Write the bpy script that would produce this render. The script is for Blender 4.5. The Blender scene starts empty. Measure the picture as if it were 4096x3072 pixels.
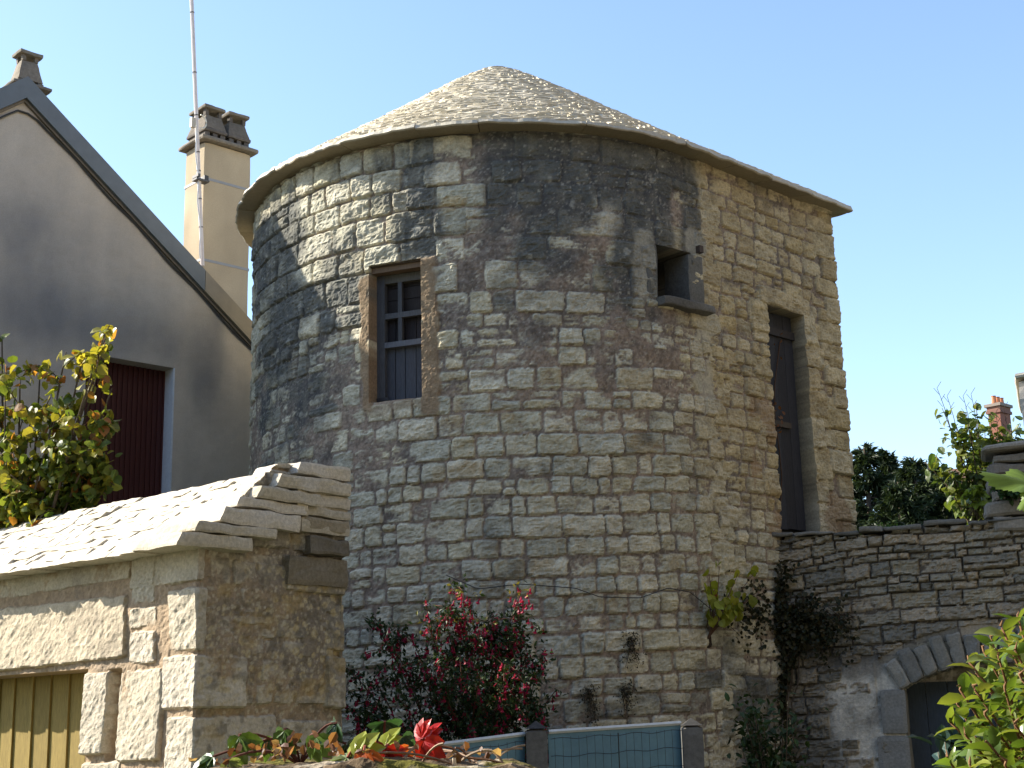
import bpy, math, random
import numpy as np
from mathutils import Matrix, Vector
R_ = math.radians
# ------------------------------------------------------------------ camera, sky, sun, exposure
sc = bpy.context.scene
FPX, PITCH, ROLL, EYE = 1430.0, R_(13.632), R_(-1.46), 1.6
_cp, _sp, _cr, _sr = math.cos(PITCH), math.sin(PITCH), math.cos(ROLL), math.sin(ROLL)
CF = np.array([0, _cp, _sp]); _up = np.array([0, -_sp, _cp]); _rt = np.array([1., 0, 0])
CR = _rt*_cr + _up*_sr; CU = _up*_cr - _rt*_sr
cam = bpy.data.objects.new('camera', bpy.data.cameras.new('camera')); sc.collection.objects.link(cam)
cam.matrix_world = Matrix(((CR[0], CU[0], -CF[0], 0), (CR[1], CU[1], -CF[1], 0), (CR[2], CU[2], -CF[2], EYE), (0, 0, 0, 1)))
cam.data.sensor_width = 36; cam.data.lens = FPX*36/1024; cam.data.clip_start = .05; cam.data.clip_end = 3000
sc.camera = cam
SUN_AZ, SUN_EL = R_(77), R_(33)          # azimuth: left of the view direction
sdir = Vector((-math.sin(SUN_AZ)*math.cos(SUN_EL), math.cos(SUN_AZ)*math.cos(SUN_EL), math.sin(SUN_EL)))
w = bpy.data.worlds.new('World'); sc.world = w; w.use_nodes = True
nt = w.node_tree; bg = nt.nodes['Background']; sky = nt.nodes.new('ShaderNodeTexSky')
sky.sky_type = 'NISHITA'; sky.sun_disc = False; sky.sun_elevation = SUN_EL; sky.sun_rotation = -SUN_AZ
sky.air_density = 1.0; sky.dust_density = 0.6; sky.ozone_density = 1.6; sky.altitude = 200
nt.links.new(sky.outputs[0], bg.inputs[0]); bg.inputs[1].default_value = 0.14
sl = bpy.data.lights.new('sun', 'SUN'); sl.energy = 5.0; sl.angle = R_(0.53); sl.color = (1, .92, .79)
so = bpy.data.objects.new('sun', sl); sc.collection.objects.link(so)
so.rotation_euler = sdir.to_track_quat('Z', 'Y').to_euler()
sc.view_settings.view_transform = 'Standard'; sc.view_settings.look = 'None'
sc.view_settings.exposure = 1.25; sc.view_settings.gamma = 1
sc.cycles.max_bounces = 6

# ------------------------------------------------------------------ helpers
O = np.array([0, 0, EYE])
def ray(x, y):
    d = CF*FPX + CR*(x-512) - CU*(y-384); return d/d[1]
def at(x, y, Y): return O + ray(x, y)*Y
def nrm(v):
    v = np.asarray(v, float); return v/np.maximum(np.linalg.norm(v, axis=-1, keepdims=True), 1e-9)
def hsh(ix, iy, iz, seed):
    n = (ix*374761393 + iy*668265263 + iz*2147483647 + seed*144269504) & 0xffffffff
    n = ((n ^ (n >> 13))*1274126177) & 0xffffffff
    n = ((n ^ (n >> 15))*668265263) & 0xffffffff
    return ((n ^ (n >> 16)) & 0xffff)/65535.0
def vn(x, y, seed=0, z=None):
    x = np.asarray(x, float); y = np.asarray(y, float)
    ix = np.floor(x).astype(np.int64); iy = np.floor(y).astype(np.int64)
    fx = x-ix; fy = y-iy; fx = fx*fx*fx*(fx*(fx*6-15)+10); fy = fy*fy*fy*(fy*(fy*6-15)+10)
    def lay(iz):
        a = hsh(ix, iy, iz, seed); b = hsh(ix+1, iy, iz, seed); c = hsh(ix, iy+1, iz, seed); d = hsh(ix+1, iy+1, iz, seed)
        return (a+(b-a)*fx)*(1-fy) + (c+(d-c)*fx)*fy
    if z is None: return lay(np.zeros_like(ix))*2-1
    z = np.asarray(z, float); iz = np.floor(z).astype(np.int64); fz = z-iz; fz = fz*fz*(3-2*fz)
    return (lay(iz)*(1-fz)+lay(iz+1)*fz)*2-1
def fbm(x, y, seed=0, o=4, z=None, g=.5):
    t = 0; a = 1; s = 0
    for k in range(o):
        f = 2.03**k
        cx, sx = math.cos(.6*k), math.sin(.6*k)
        t = t + a*vn((x*cx-y*sx)*f+k*7.3, (x*sx+y*cx)*f-k*3.1, seed+k*31, None if z is None else np.asarray(z)*f); s += a; a *= g
    return t/s
def sstep(a, b, x):
    t = np.clip((x-a)/(b-a), 0, 1); return t*t*(3-2*t)
def mixc(a, b, t):
    return a + (b-a)*t[..., None]

ORG = {}
def origin_of(p): return ORG.get(p.name, np.zeros(3)) if p else np.zeros(3)
def thing(name, loc, label, cat, group=None):
    o = bpy.data.objects.new(name, None); sc.collection.objects.link(o); o.location = loc
    o.empty_display_size = .2
    ORG[o.name] = np.array(loc, float); tag(o, label, cat, group); return o
def tag(o, label, cat, group=None):
    o['label'] = label; o['category'] = cat
    if group: o['group'] = group
    return o
def obj(name, V, F, mat, parent=None, col=None, smooth=False, loc=None):
    """V (n,3) world; F list of (m,k) int arrays; col (n,3)."""
    V = np.asarray(V, float)
    org = origin_of(parent) if parent else (np.array(loc, float) if loc is not None else np.zeros(3))
    me = bpy.data.meshes.new(name)
    if not isinstance(F, (list, tuple)): F = [F]
    F = [np.asarray(f, np.int32) for f in F if len(f)]
    me.vertices.add(len(V)); me.vertices.foreach_set('co', (V-org).astype(np.float32).ravel())
    tot = np.concatenate([np.full(len(f), f.shape[1], np.int32) for f in F])
    li = np.concatenate([f.ravel() for f in F])
    me.loops.add(len(li)); me.loops.foreach_set('vertex_index', li)
    me.polygons.add(len(tot))
    st = np.zeros(len(tot), np.int32); st[1:] = np.cumsum(tot)[:-1]
    me.polygons.foreach_set('loop_start', st); me.polygons.foreach_set('loop_total', tot)
    me.polygons.foreach_set('use_smooth', np.full(len(tot), bool(smooth)))
    me.update(calc_edges=True); me.validate()
    if col is not None:
        a = me.color_attributes.new('Col', 'FLOAT_COLOR', 'POINT')
        c4 = np.ones((len(V), 4), np.float32); c4[:, :3] = np.clip(col, 0, 1); a.data.foreach_set('color', c4.ravel())
    me.materials.append(mat)
    o = bpy.data.objects.new(name, me); sc.collection.objects.link(o)
    if parent: o.parent = parent; ORG[o.name] = org
    elif loc is not None: o.location = loc; ORG[o.name] = org
    return o
class MB:
    def __init__(s): s.V = []; s.F = {}; s.C = []; s.n = 0
    def add(s, V, F, c=(1, 1, 1)):
        V = np.asarray(V, float).reshape(-1, 3)
        for f in (F if isinstance(F, list) else [F]):
            f = np.asarray(f, np.int32)
            if len(f): s.F.setdefault(f.shape[1], []).append(f+s.n)
        c = np.asarray(c, float)
        s.C.append(np.broadcast_to(c, (len(V), 3)) if c.ndim == 1 else c); s.V.append(V); s.n += len(V)
    def build(s, name, mat, parent=None, smooth=False, loc=None):
        return obj(name, np.concatenate(s.V), [np.concatenate(f) for f in s.F.values()], mat, parent, np.concatenate(s.C), smooth, loc)
BOXF = np.array([[0, 3, 2, 1], [4, 5, 6, 7], [0, 1, 5, 4], [1, 2, 6, 5], [2, 3, 7, 6], [3, 0, 4, 7]])
def hexa(mb, c8, c=(1, 1, 1)): mb.add(c8, BOXF, c)
def obox(mb, p, ax, ay, az, c=(1, 1, 1)):
    """box from corner p with edge vectors ax, ay, az"""
    p, ax, ay, az = [np.asarray(q, float) for q in (p, ax, ay, az)]
    if np.dot(np.cross(ax, ay), az) < 0: p = p+ax; ax = -ax
    hexa(mb, [p, p+ax, p+ax+ay, p+ay, p+az, p+ax+az, p+ax+ay+az, p+ay+az], c)
def block(mb, c8, sub=(4, 3, 3), amp=.01, freq=6, seed=0, c=(1, 1, 1), rnd=10., cn=.12):
    """rough stone: subdivided hexahedron with rounded edges and position noise"""
    c8 = np.asarray(c8, float)
    def tri(q):
        q = q*.5+.5; a, b, k = q[:, :1], q[:, 1:2], q[:, 2:]
        bot = (c8[0]*(1-a)+c8[1]*a)*(1-b) + (c8[3]*(1-a)+c8[2]*a)*b
        top = (c8[4]*(1-a)+c8[5]*a)*(1-b) + (c8[7]*(1-a)+c8[6]*a)*b
        return bot*(1-k)+top*k
    for ax in range(3):
        o1, o2 = [k for k in range(3) if k != ax]
        n1, n2 = sub[o1], sub[o2]
        g1, g2 = np.meshgrid(np.linspace(-1, 1, n1+1), np.linspace(-1, 1, n2+1), indexing='ij')
        for sgn in (-1, 1):
            q = np.zeros((g1.size, 3)); q[:, ax] = sgn; q[:, o1] = g1.ravel(); q[:, o2] = g2.ravel()
            q = q/(np.abs(q)**rnd).sum(1, keepdims=True)**(1/rnd)
            P = tri(q)
            N = np.stack([fbm(P[:, 0]*freq+k*11, P[:, 1]*freq-k*5, seed+k, 3, P[:, 2]*freq) for k in range(3)], 1)
            P = P+N*amp
            i = np.arange((n1+1)*(n2+1)).reshape(n1+1, n2+1)
            f = np.stack([i[:-1, :-1], i[1:, :-1], i[1:, 1:], i[:-1, 1:]], -1).reshape(-1, 4)
            if (sgn > 0) != (ax != 1): f = f[:, ::-1]
            cc = np.asarray(c)*(1+cn*fbm(P[:, 0]*3, P[:, 1]*3, seed+9, 3, P[:, 2]*3))[:, None]
            mb.add(P, f, cc)
def tube(mb, pts, rad, n=6, c=(1, 1, 1)):
    pts = np.asarray(pts, float); m = len(pts)
    rad = np.broadcast_to(np.asarray(rad, float), (m,))
    T = nrm(np.gradient(pts, axis=0)); ref = np.array([0, 0, 1.]) if abs(T[0][2]) < .9 else np.array([1., 0, 0])
    A = nrm(np.cross(T, ref)); B = np.cross(T, A)
    th = np.linspace(0, 2*np.pi, n, endpoint=False)
    V = pts[:, None] + rad[:, None, None]*(A[:, None]*np.cos(th)[None, :, None]+B[:, None]*np.sin(th)[None, :, None])
    i = np.arange(m*n).reshape(m, n); j = np.roll(i, -1, 1)
    f = np.stack([i[:-1], j[:-1], j[1:], i[1:]], -1).reshape(-1, 4)
    mb.add(V.reshape(-1, 3), [f, i[:1, ::-1], i[-1:]], c)
def curve3(p0, p1, p2, n=8):
    t = np.linspace(0, 1, n)[:, None]; p0, p1, p2 = map(np.asarray, (p0, p1, p2))
    return (1-t)**2*p0+2*t*(1-t)*p1+t*t*p2

# ------------------------------------------------------------------ materials
def newmat(name):
    m = bpy.data.materials.new(name); m.use_nodes = True
    n = m.node_tree; return m, n, n.nodes['Principled BSDF']
def colmat(name, rough=.9, fine=.25, fs=60, bump=.3, bs=90, spec=.25, bd=.004, tint=(1, 1, 1), aniso=(1, 1, 1)):
    """vertex albedo x fine procedural mottling, with fine bump"""
    m, n, b = newmat(name); N = n.nodes; L = n.links
    a = N.new('ShaderNodeAttribute'); a.attribute_name = 'Col'
    tc = N.new('ShaderNodeTexCoord'); mp = N.new('ShaderNodeMapping'); mp.inputs['Scale'].default_value = aniso
    L.new(tc.outputs['Object'], mp.inputs[0])
    t = N.new('ShaderNodeTexNoise'); t.inputs['Scale'].default_value = fs; t.inputs['Detail'].default_value = 5; t.inputs['Roughness'].default_value = .65
    L.new(mp.outputs[0], t.inputs['Vector'])
    mr = N.new('ShaderNodeMapRange'); mr.inputs[1].default_value = .25; mr.inputs[2].default_value = .75
    mr.inputs[3].default_value = 1-fine; mr.inputs[4].default_value = 1+fine; L.new(t.outputs[0], mr.inputs[0])
    vm = N.new('ShaderNodeVectorMath'); vm.operation = 'MULTIPLY'; L.new(a.outputs['Color'], vm.inputs[0])
    cb = N.new('ShaderNodeVectorMath'); cb.operation = 'SCALE'; cb.inputs[0].default_value = tint; L.new(mr.outputs[0], cb.inputs['Scale'])
    L.new(cb.outputs[0], vm.inputs[1]); L.new(vm.outputs[0], b.inputs['Base Color'])
    t2 = N.new('ShaderNodeTexNoise'); t2.inputs['Scale'].default_value = bs; t2.inputs['Detail'].default_value = 4
    L.new(mp.outputs[0], t2.inputs['Vector'])
    bp = N.new('ShaderNodeBump'); bp.inputs['Strength'].default_value = bump; bp.inputs['Distance'].default_value = bd
    L.new(t2.outputs[0], bp.inputs['Height']); L.new(bp.outputs[0], b.inputs['Normal'])
    b.inputs['Roughness'].default_value = rough; b.inputs['Specular IOR Level'].default_value = spec
    return m
def leafmat(name, trans=.4, rough=.45, spec=.4, boost=1.3):
    m, n, b = newmat(name); N = n.nodes; L = n.links
    a = N.new('ShaderNodeAttribute'); a.attribute_name = 'Col'; L.new(a.outputs['Color'], b.inputs['Base Color'])
    b.inputs['Roughness'].default_value = rough; b.inputs['Specular IOR Level'].default_value = spec
    tr = N.new('ShaderNodeBsdfTranslucent'); vs = N.new('ShaderNodeVectorMath'); vs.operation = 'MULTIPLY'
    vs.inputs[1].default_value = (boost*1.15, boost*1.1, boost*.5); L.new(a.outputs['Color'], vs.inputs[0]); L.new(vs.outputs[0], tr.inputs[0])
    mx = N.new('ShaderNodeMixShader'); mx.inputs[0].default_value = trans
    L.new(b.outputs[0], mx.inputs[1]); L.new(tr.outputs[0], mx.inputs[2]); L.new(mx.outputs[0], n.nodes['Material Output'].inputs[0])
    return m
M_STONE = colmat('old_limestone', .92, .3, 55, .5, 120, .2)
M_SLAB = colmat('limestone_roof_slab', .62, .16, 40, .35, 70, .45)
M_PLAST = colmat('rendered_wall', .95, .14, 120, .35, 260, .15, .003)
M_WOOD = colmat('weathered_wood', .8, .35, 30, .5, 40, .25, .003, aniso=(6, 6, .5))
M_METAL = colmat('zinc_sheet', .6, .12, 8, .1, 20, .4, .001)
M_PAINT = colmat('painted_surface', .5, .1, 30, .1, 60, .4, .001)
M_BARK = colmat('bark', .9, .3, 40, .5, 60, .2)
M_CONC = colmat('weathered_concrete', .9, .3, 30, .4, 90, .2)
M_TERRA = colmat('terracotta', .8, .15, 20, .2, 60, .3)
M_SOIL = colmat('soil', 1, .4, 12, .6, 30, .1, .02)
M_LEAF = leafmat('leaf', .42)
M_GLOSSLEAF = leafmat('glossy_leaf', .35, .28, .5)
M_DARKLEAF = leafmat('dark_leaf', .15, .5, .25, 1.)
M_PETAL = leafmat('petal', .4, .5, .3, 1.2)

# ------------------------------------------------------------------ masonry heightfields
def courses(ze, s0, s1, seed, wf=(.9, 2.5), split=.1):
    rg = np.random.RandomState(seed); out = []
    for z0, z1 in zip(ze[:-1], ze[1:]):
        s = s0 - rg.rand()*.3
        while s < s1:
            wd = (z1-z0)*(wf[0]+(wf[1]-wf[0])*rg.rand()**1.3); wd = max(wd, .07)
            if rg.rand() < split and z1-z0 > .1:
                zm = z0+(z1-z0)*(.35+.3*rg.rand()); out.append((s, s+wd, z0, zm)); out.append((s, s+wd, zm, z1))
            else: out.append((s, s+wd, z0, z1))
            s += wd
    return out
def rows(z0, z1, lo, hi, seed):
    rg = np.random.RandomState(seed); z = [z0]
    while z[-1] < z1: z.append(z[-1]+lo+(hi-lo)*rg.rand())
    return z
def axis(a, b, step, edges=()):
    x = np.linspace(a, b, int((b-a)/step)+1)
    e = [q+d for q in edges for d in (-.0015, .0015)]
    if e: x = x[np.min(np.abs(x[:, None]-np.array(edges)[None]), 1) > step*.45]
    return np.unique(np.r_[x, e])
def masonry(sA, zA, stones, seed, warp=.02, joint=.012, bevel=.02, relief=.012, offs=.012, mort=-.018, mortf=None, climb=None, rrad=.03, strata=2.2, edge=.008):
    rg = np.random.RandomState(seed+5)
    S, Z = np.meshgrid(sA, zA); Sw = S+warp*fbm(S*1.6, Z*1.6, seed, 3)+edge*fbm(S*13, Z*13, seed+1, 3)
    Zw = Z+warp*fbm(S*1.3, Z*1.8, seed+2, 3)+edge*fbm(S*12, Z*14, seed+3, 3)
    if climb is not None: Zw = Zw+climb(S, Z)
    H = np.full(S.shape, -.08); ID = np.full(S.shape, -1)
    m = warp+edge+.05 + (0 if climb is None else np.abs(climb(S, Z)).max())
    for k, st in enumerate(stones):
        s0, s1, z0, z1 = st[:4]
        i0, i1 = np.searchsorted(sA, [s0-m, s1+m]); j0, j1 = np.searchsorted(zA, [z0-m, z1+m])
        if i1 <= i0 or j1 <= j0: continue
        sl_ = (slice(j0, j1), slice(i0, i1)); a = Sw[sl_]; b = Zw[sl_]
        sk = (rg.rand(4)-.5)*.05
        dx = np.minimum(a-s0+sk[0]*(b-z0), s1-a+sk[1]*(b-z0)); dz = np.minimum(b-z0+sk[2]*(a-s0)*.6, z1-b+sk[3]*(a-s0)*.6)
        r = min(rrad, (s1-s0)*.4, (z1-z0)*.4)
        d = np.where((dx < r) & (dz < r), r-np.hypot(r-dx, r-dz), np.minimum(dx, dz))
        e = np.clip((d-joint*.5)/bevel, -1, 1)
        t = (rg.rand(2)-.5)*np.array([.12, .12])
        of = st[4] if len(st) > 4 and st[4] is not None else (rg.rand()-.5)*2*offs
        h = of + t[0]*np.clip(a-(s0+s1)/2, -.15, .15)+t[1]*(b-(z0+z1)/2) - (1-np.clip(e, 0, 1))**2*.022 + np.minimum(e, 0)*.08
        h = np.where(d > -.02, h, -1)
        bt = h > H[sl_]; H[sl_] = np.where(bt, h, H[sl_]); ID[sl_] = np.where(bt, k, ID[sl_])
    rid = rg.rand(len(stones)+1, 4)[ID]
    ox = rid[..., 0]*57; oz = rid[..., 1]*91
    f1 = fbm(S*7+ox, Z*7*strata+oz, seed+7, 4); f2 = np.abs(fbm(S*16+ox, Z*16*strata-oz, seed+8, 3))
    face = relief*(f1*1.1 - f2*1.1 + .35*fbm(S*45, Z*45, seed+9, 2))
    H = H+face
    Lm = mort+.007*fbm(S*8, Z*8, seed+11, 4)+.004*fbm(S*50, Z*50, seed+12, 2)
    if mortf is not None: Lm = Lm+mortf(S, Z)
    h = np.maximum(H, Lm); sm = np.clip((H-Lm)/.007+.25, 0, 1)
    return S, Z, h, sm, rid, face/relief
def gridfaces(nz, ns, flip=False):
    i = np.arange(nz*ns).reshape(nz, ns)
    f = np.stack([i[:-1, :-1], i[:-1, 1:], i[1:, 1:], i[1:, :-1]], -1).reshape(-1, 4)
    return f[:, ::-1] if flip else f
def pal(t, cs):
    cs = np.array(cs, float); x = np.clip(t, 0, .9999)*(len(cs)-1); i = x.astype(int); f = (x-i)[..., None]
    return cs[i]*(1-f)+cs[i+1]*f
def lichen(S, Z, seed, dens, rad):
    """round lichen spots: mask 0..1 from jittered cells"""
    g = rad*2.6; ix = np.floor(S/g).astype(np.int64); iz = np.floor(Z/g).astype(np.int64); out = np.zeros_like(S)
    for a in (-1, 0, 1):
        for b in (-1, 0, 1):
            cx = ix+a; cz = iz+b; zz = np.zeros_like(ix)
            px = (cx+.1+.8*hsh(cx, cz, zz, seed))*g; pz = (cz+.1+.8*hsh(cx, cz, zz+1, seed))*g
            r = rad*(.35+.8*hsh(cx, cz, zz+2, seed)); on = hsh(cx, cz, zz+3, seed) < dens
            d = np.hypot(S-px, Z-pz)*(1+.2*vn(S/rad*1.3, Z/rad*1.3, seed+4))
            out = np.maximum(out, np.where(on, sstep(r, r*.75, d)*(.75+.25*sstep(r*.3, r*.75, d)), 0))
    return out

# ================================================================== SETTING
GR = 1500.
gx = np.r_[-GR, -200, np.linspace(-40, 40, 41), 200, GR]; gX, gY = np.meshgrid(gx, gx)
gz = .03*fbm(gX*.4, gY*.4, 3, 3)*(np.abs(gX) < 41)*(np.abs(gY) < 41)
o = obj('ground', np.stack([gX, gY, gz], -1).reshape(-1, 3), gridfaces(len(gx), len(gx)), M_SOIL, col=np.full((gX.size, 3), (.07, .075, .045)))
o['kind'] = 'structure'

# ================================================================== TOWER
TC = np.array([-.0734, 13., 0]); RW = 2.33; BE = R_(43.5); GU = np.array([math.cos(BE), math.sin(BE), 0]); GN = np.array([math.sin(BE), -math.cos(BE), 0]); GV = -GN
ST = RW*BE; SC = 3.86; ZT = 6.28
def tower_path(s):
    s = np.asarray(s, float); th = np.minimum(s, ST)/RW
    n = np.stack([np.sin(th), -np.cos(th), 0*th], -1); P = TC+RW*n
    P = P + np.clip(s-ST, 0, SC-ST)[..., None]*GU + np.maximum(s-SC, 0)[..., None]*GV
    n = np.where((s > SC+.001)[..., None], GU, n)
    n = np.where((np.abs(s-SC) <= .001)[..., None], GU+GN, n)
    return P, n
WIN = (-1.088, -.632, 4.125, 5.25); NIC = (1.335, 1.742, 4.965, 5.42); DOR = (2.75, 3.285, 3.05, 5.165)
tower = thing('stone_tower', (TC[0], TC[1], 0), 'round limestone tower with a conical stone slab roof, darkly stained under its eaves', 'tower')
def build_tower_wall():
    sA = axis(-3.9, 4.5, .0115, [WIN[0], WIN[1], NIC[0], NIC[1], DOR[0], DOR[1], SC]); zA = np.r_[0, .5, axis(1.0, ZT, .0115, [WIN[2], WIN[3], NIC[2], NIC[3], DOR[2], DOR[3]])]
    st = []
    zl = rows(-.2, 3.75, .125, .19, 3); st += courses(zl, -4, 2.0, 11, (.75, 2.2), .04)
    zm = rows(zl[-1], 4.95, .10, .19, 4); st += courses(zm, -4, 2.0, 12, (.8, 2.2), .18)
    zu = rows(zm[-1], 6.4, .19, .25, 6)
    st += courses(zu, -4, -.45, 13, (1.0, 1.9), .04); st += courses(zu, -.45, 1.95, 14, (1.1, 2.4), .12)
    zr = rows(-.1, 6.4, .115, .185, 8); sr = courses(zr, 1.95, SC-.3, 15, (.9, 2.2), .08)
    st += sr
    rg = np.random.RandomState(4)
    zq = rows(0, 6.4, .16, .24, 9)
    for k, (a, b) in enumerate(zip(zq[:-1], zq[1:])):         # corner quoins
        st.append((SC-(.34 if k % 2 else .22), SC+(.25 if k % 2 else .4), a, b, .006+.02*rg.rand()))
        st.append((SC+(.25 if k % 2 else .4), SC+.7, a, b))
    zd = rows(3.1, 5.2, .2, .33, 10)
    for k, (a, b) in enumerate(zip(zd[:-1], zd[1:])):         # dressed jamb blocks of the doorway
        if b < 5.25: st.append((DOR[1]-.05, DOR[1]+(.19 if k % 2 else .27), a, b, .012)); 
        if b < 5.25 and k % 2: st.append((DOR[0]-.24, DOR[0]+.05, a, b, .012))
    st.append((DOR[0]-.12, DOR[1]+.12, DOR[3], DOR[3]+.17, .016))
    def climb(S, Z):
        m = sstep(4.9, 4.2, Z)
        return -m*(.045*np.clip(S-.2, 0, 1.6)) + .02*np.clip(-S-.2, 0, 1.4)*m
    def mortf(S, Z):
        n = fbm(S*1.1, Z*1.1, 77, 3); n2 = fbm(S*3.5, Z*3.5, 78, 3)
        a = sstep(3.6, 4.4, Z+.25*n)*sstep(-.75, -.3, S)*sstep(1.9, 1.45, S)
        b = sstep(-.55, -1.1, S)*sstep(3.2, 3.6, Z)*sstep(4.75, 4.4, Z+.2*n)
        return -.012*sstep(-.5, -.7, S)*sstep(4.9, 5.1, Z) + .008*a + .010*b + .016*a*n2 + .008*n2*sstep(1.8, 2.2, S) + .008*sstep(.3, .8, n)
    S, Z, h, sm, rid, face = masonry(sA, zA, st, 21, .026, .011, .015, .0125, .011, -.019, mortf, climb, .036, 2.2, .011)
    # ---- albedo
    warm = sstep(1.35, 2.1, S+.25*fbm(S*2, Z*2, 5, 3))*sstep(2.6, 3.8, Z+.3*fbm(S*2, Z*2, 6, 2))
    c1 = pal(rid[..., 2], [(.56, .53, .42), (.49, .48, .40), (.61, .57, .46), (.54, .50, .37), (.45, .45, .385)])
    c2 = pal(rid[..., 2], [(.50, .42, .27), (.44, .36, .23), (.54, .47, .33), (.47, .38, .22)])
    C = mixc(c1, c2, warm)
    C = C*(1+.16*fbm(S*9, Z*14, 31, 4)+.30*np.clip(face, -1, .6)+.10*fbm(S*55, Z*55, 32, 2))[..., None]
    rust = sstep(.38, .62, fbm(S*2.6, Z*3.5, 41, 4))*sstep(.2, .6, rid[..., 3])
    C = mixc(C, np.array([.36, .25, .11]), rust*.45)
    mc = mixc(np.broadcast_to(np.array([.27, .215, .175]), C.shape), np.array([.19, .16, .14]), sstep(-.2, .4, fbm(S*3, Z*3, 51, 4)))
    mc = mc*(1+.5*fbm(S*42, Z*42, 52, 2)+.2*fbm(S*12, Z*12, 53, 3))[..., None]
    C = mixc(mc, C, sm)
    # black biofilm under eaves and left flank; flank shade and sunlit patch painted in
    n = fbm(S*1.7, Z*1.7, 61, 4); n3 = fbm(S*6, Z*6, 63, 4); strk = fbm(S*6, Z*.7, 62, 3)
    def blob(s, z, rs, rz): return np.exp(-((S-s)/rs)**2-((Z-z)/rz)**2)
    D = 1.0*sstep(5.0, 5.75, Z)*sstep(2.08, 1.62, S+.22*n3+.1*(rid[..., 1]-.5))*sstep(-1.2, -.6, S) + .9*blob(-2.6, 5.6, .9, .9)+.7*blob(-1.75, 4.7, .5, .6)+.35*blob(-2.6, 4.3, .7, .5)
    D += -.15*blob(-1.2, 5.55, .6, .4)+.5*blob(-1.95, 5.35, .4, .6)+.45*blob(-1.25, 4.9, .3, .25)-.55*blob(-.4, 5.75, .28, .35)-.35*blob(.9, 5.35, .3, .35)+.75*blob(2.0, 1.7, .55, .8) + .7*blob(.35, 5.2, .55, .35)+.45*blob(.0, 4.55, .5, .4)+.5*blob(1.1, 5.15, .4, .5) + .45*blob(1.75, 3.55, .25, .4)
    D += .55*blob(1.0, 6.0, .8, .35) - .6*blob(.93, 5.62, .17, .3) - .7*blob(1.58, 5.78, .09, .25) - .5*blob(-.35, 5.8, .12, .5)
    D += .16*sstep(2.4, 1.2, Z)  # wall painted darker towards its foot, where the shade deepens
    D = sstep(.30, .95, D + .62*n + .34*n3 + .45*strk*sstep(4.6, 6, Z) + .6*(rid[..., 3]-.5)*sm)
    dark = mixc(np.broadcast_to(np.array([.062, .070, .078]), C.shape), np.array([.12, .122, .115]), sstep(-.2, .5, fbm(S*14, Z*14, 64, 3)))
    C = mixc(C, dark, D*.88)
    # white lichen on the stain, pale lime patches
    li = lichen(S, Z, 71, .16, .011)*sstep(.35, .8, D)*sstep(-.2, .3, fbm(S*3, Z*3, 73, 3)); C = mixc(C, np.array([.40, .40, .36]), li*.7)
    li = lichen(S+3, Z, 72, .2, .035)*sstep(.3, .7, D)*sstep(.0, .3, n3); C = mixc(C, np.array([.42, .42, .38]), li*.6)
    lime = sstep(.25, .6, 1.2*blob(1.83, 5.52, .14, .12)+1.1*blob(1.24, 5.3, .1, .18)+.62*blob(.93, 5.62, .13, .16)+blob(1.9, 4.85, .16, .1)+.9*blob(1.19, 5.15, .07, .28)+.8*blob(1.85, 4.3, .16, .3)+.55*n3)
    C = mixc(C, np.array([.47, .45, .38]), lime*(.5+.3*fbm(S*14, Z*14, 98, 3))); h = np.where(lime > .3, np.maximum(h, -.004+.004*n3), h)
    spk = sstep(.35, .6, fbm(S*60, Z*60, 81, 2)); C = mixc(C, np.array([.45, .43, .38]), spk*.45*(1-sm))
    # tan plaster bands round the window
    def band(a, b, z0, z1):
        e = .045*fbm(S*5, Z*5, 91, 4)
        return sstep(a-.015, a+.01, S+e)*sstep(b+.02, b-.01, S+e*1.6)*sstep(z0-.02, z0+.01, Z+e)*sstep(z1+.02, z1-.01, Z+e)
    pb = np.maximum(np.maximum(band(WIN[1]-.02, -.52, 3.98, 5.26), band(-1.16, WIN[0]+.02, 4.05, 5.16)), band(-1.18, -.55, 4.03, 4.1)*.5)
    pc = np.array([.27, .195, .125])*(1+.28*fbm(S*16, Z*16, 93, 4))[..., None]
    C = mixc(C, pc, pb*.92); h = h*(1-pb)+pb*(.006+.006*fbm(S*10, Z*10, 94, 3)+.003*fbm(S*60, Z*60, 95, 2))
    pb2 = band(2.42, DOR[0]+.1, 3.1, 4.3)*sstep(-.1, .25, fbm(S*4, Z*4, 96, 3)+.3)+sstep(.2, .5, blob(3.6, 3.3, .25, .3)+.3*n3-.1)
    C = mixc(C, np.array([.33, .235, .15])*(1+.2*fbm(S*16, Z*16, 97, 4))[..., None], np.clip(pb2, 0, 1)*.8)
    # openings; inner faces of niche and doorway painted dark to deepen their shade
    for (a, b, z0, z1), dp in ((WIN, .2), (NIC, .5), (DOR, .2)):
        ins = (S+(.022*fbm(Z*5, Z*0+a, 99, 4) if a > 2 else 0) > a) & (S < b) & (Z > z0) & (Z < z1); h = np.where(ins, -dp, h)
        if dp == .5: C = np.where(ins[..., None], np.array([.05, .045, .04]), C)
        elif dp == .2 and a > 2: C = np.where(ins[..., None], np.array([.085, .085, .08])*(1+.4*n3)[..., None], C)
    P, nn = tower_path(S.ravel()); P[:, 2] = Z.ravel(); P = P+nn*h.ravel()[:, None]
    V = P; F = gridfaces(*S.shape)
    obj('wall', V, F, M_STONE, tower, C.reshape(-1, 3)*np.array([1.0, .98, .91]))
    # plain back of the tower, never finished in the photo
    mb = MB(); ts = np.linspace(-3.9, RW*-(math.pi-BE), 12); Pb, nb = tower_path(ts)
    Pb = np.concatenate([Pb, [Pb[-1]+GU*(SC-ST), TC+RW*GN+GU*(SC-ST)+GV*.64]]); Pb[:, :2] -= 0
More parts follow.
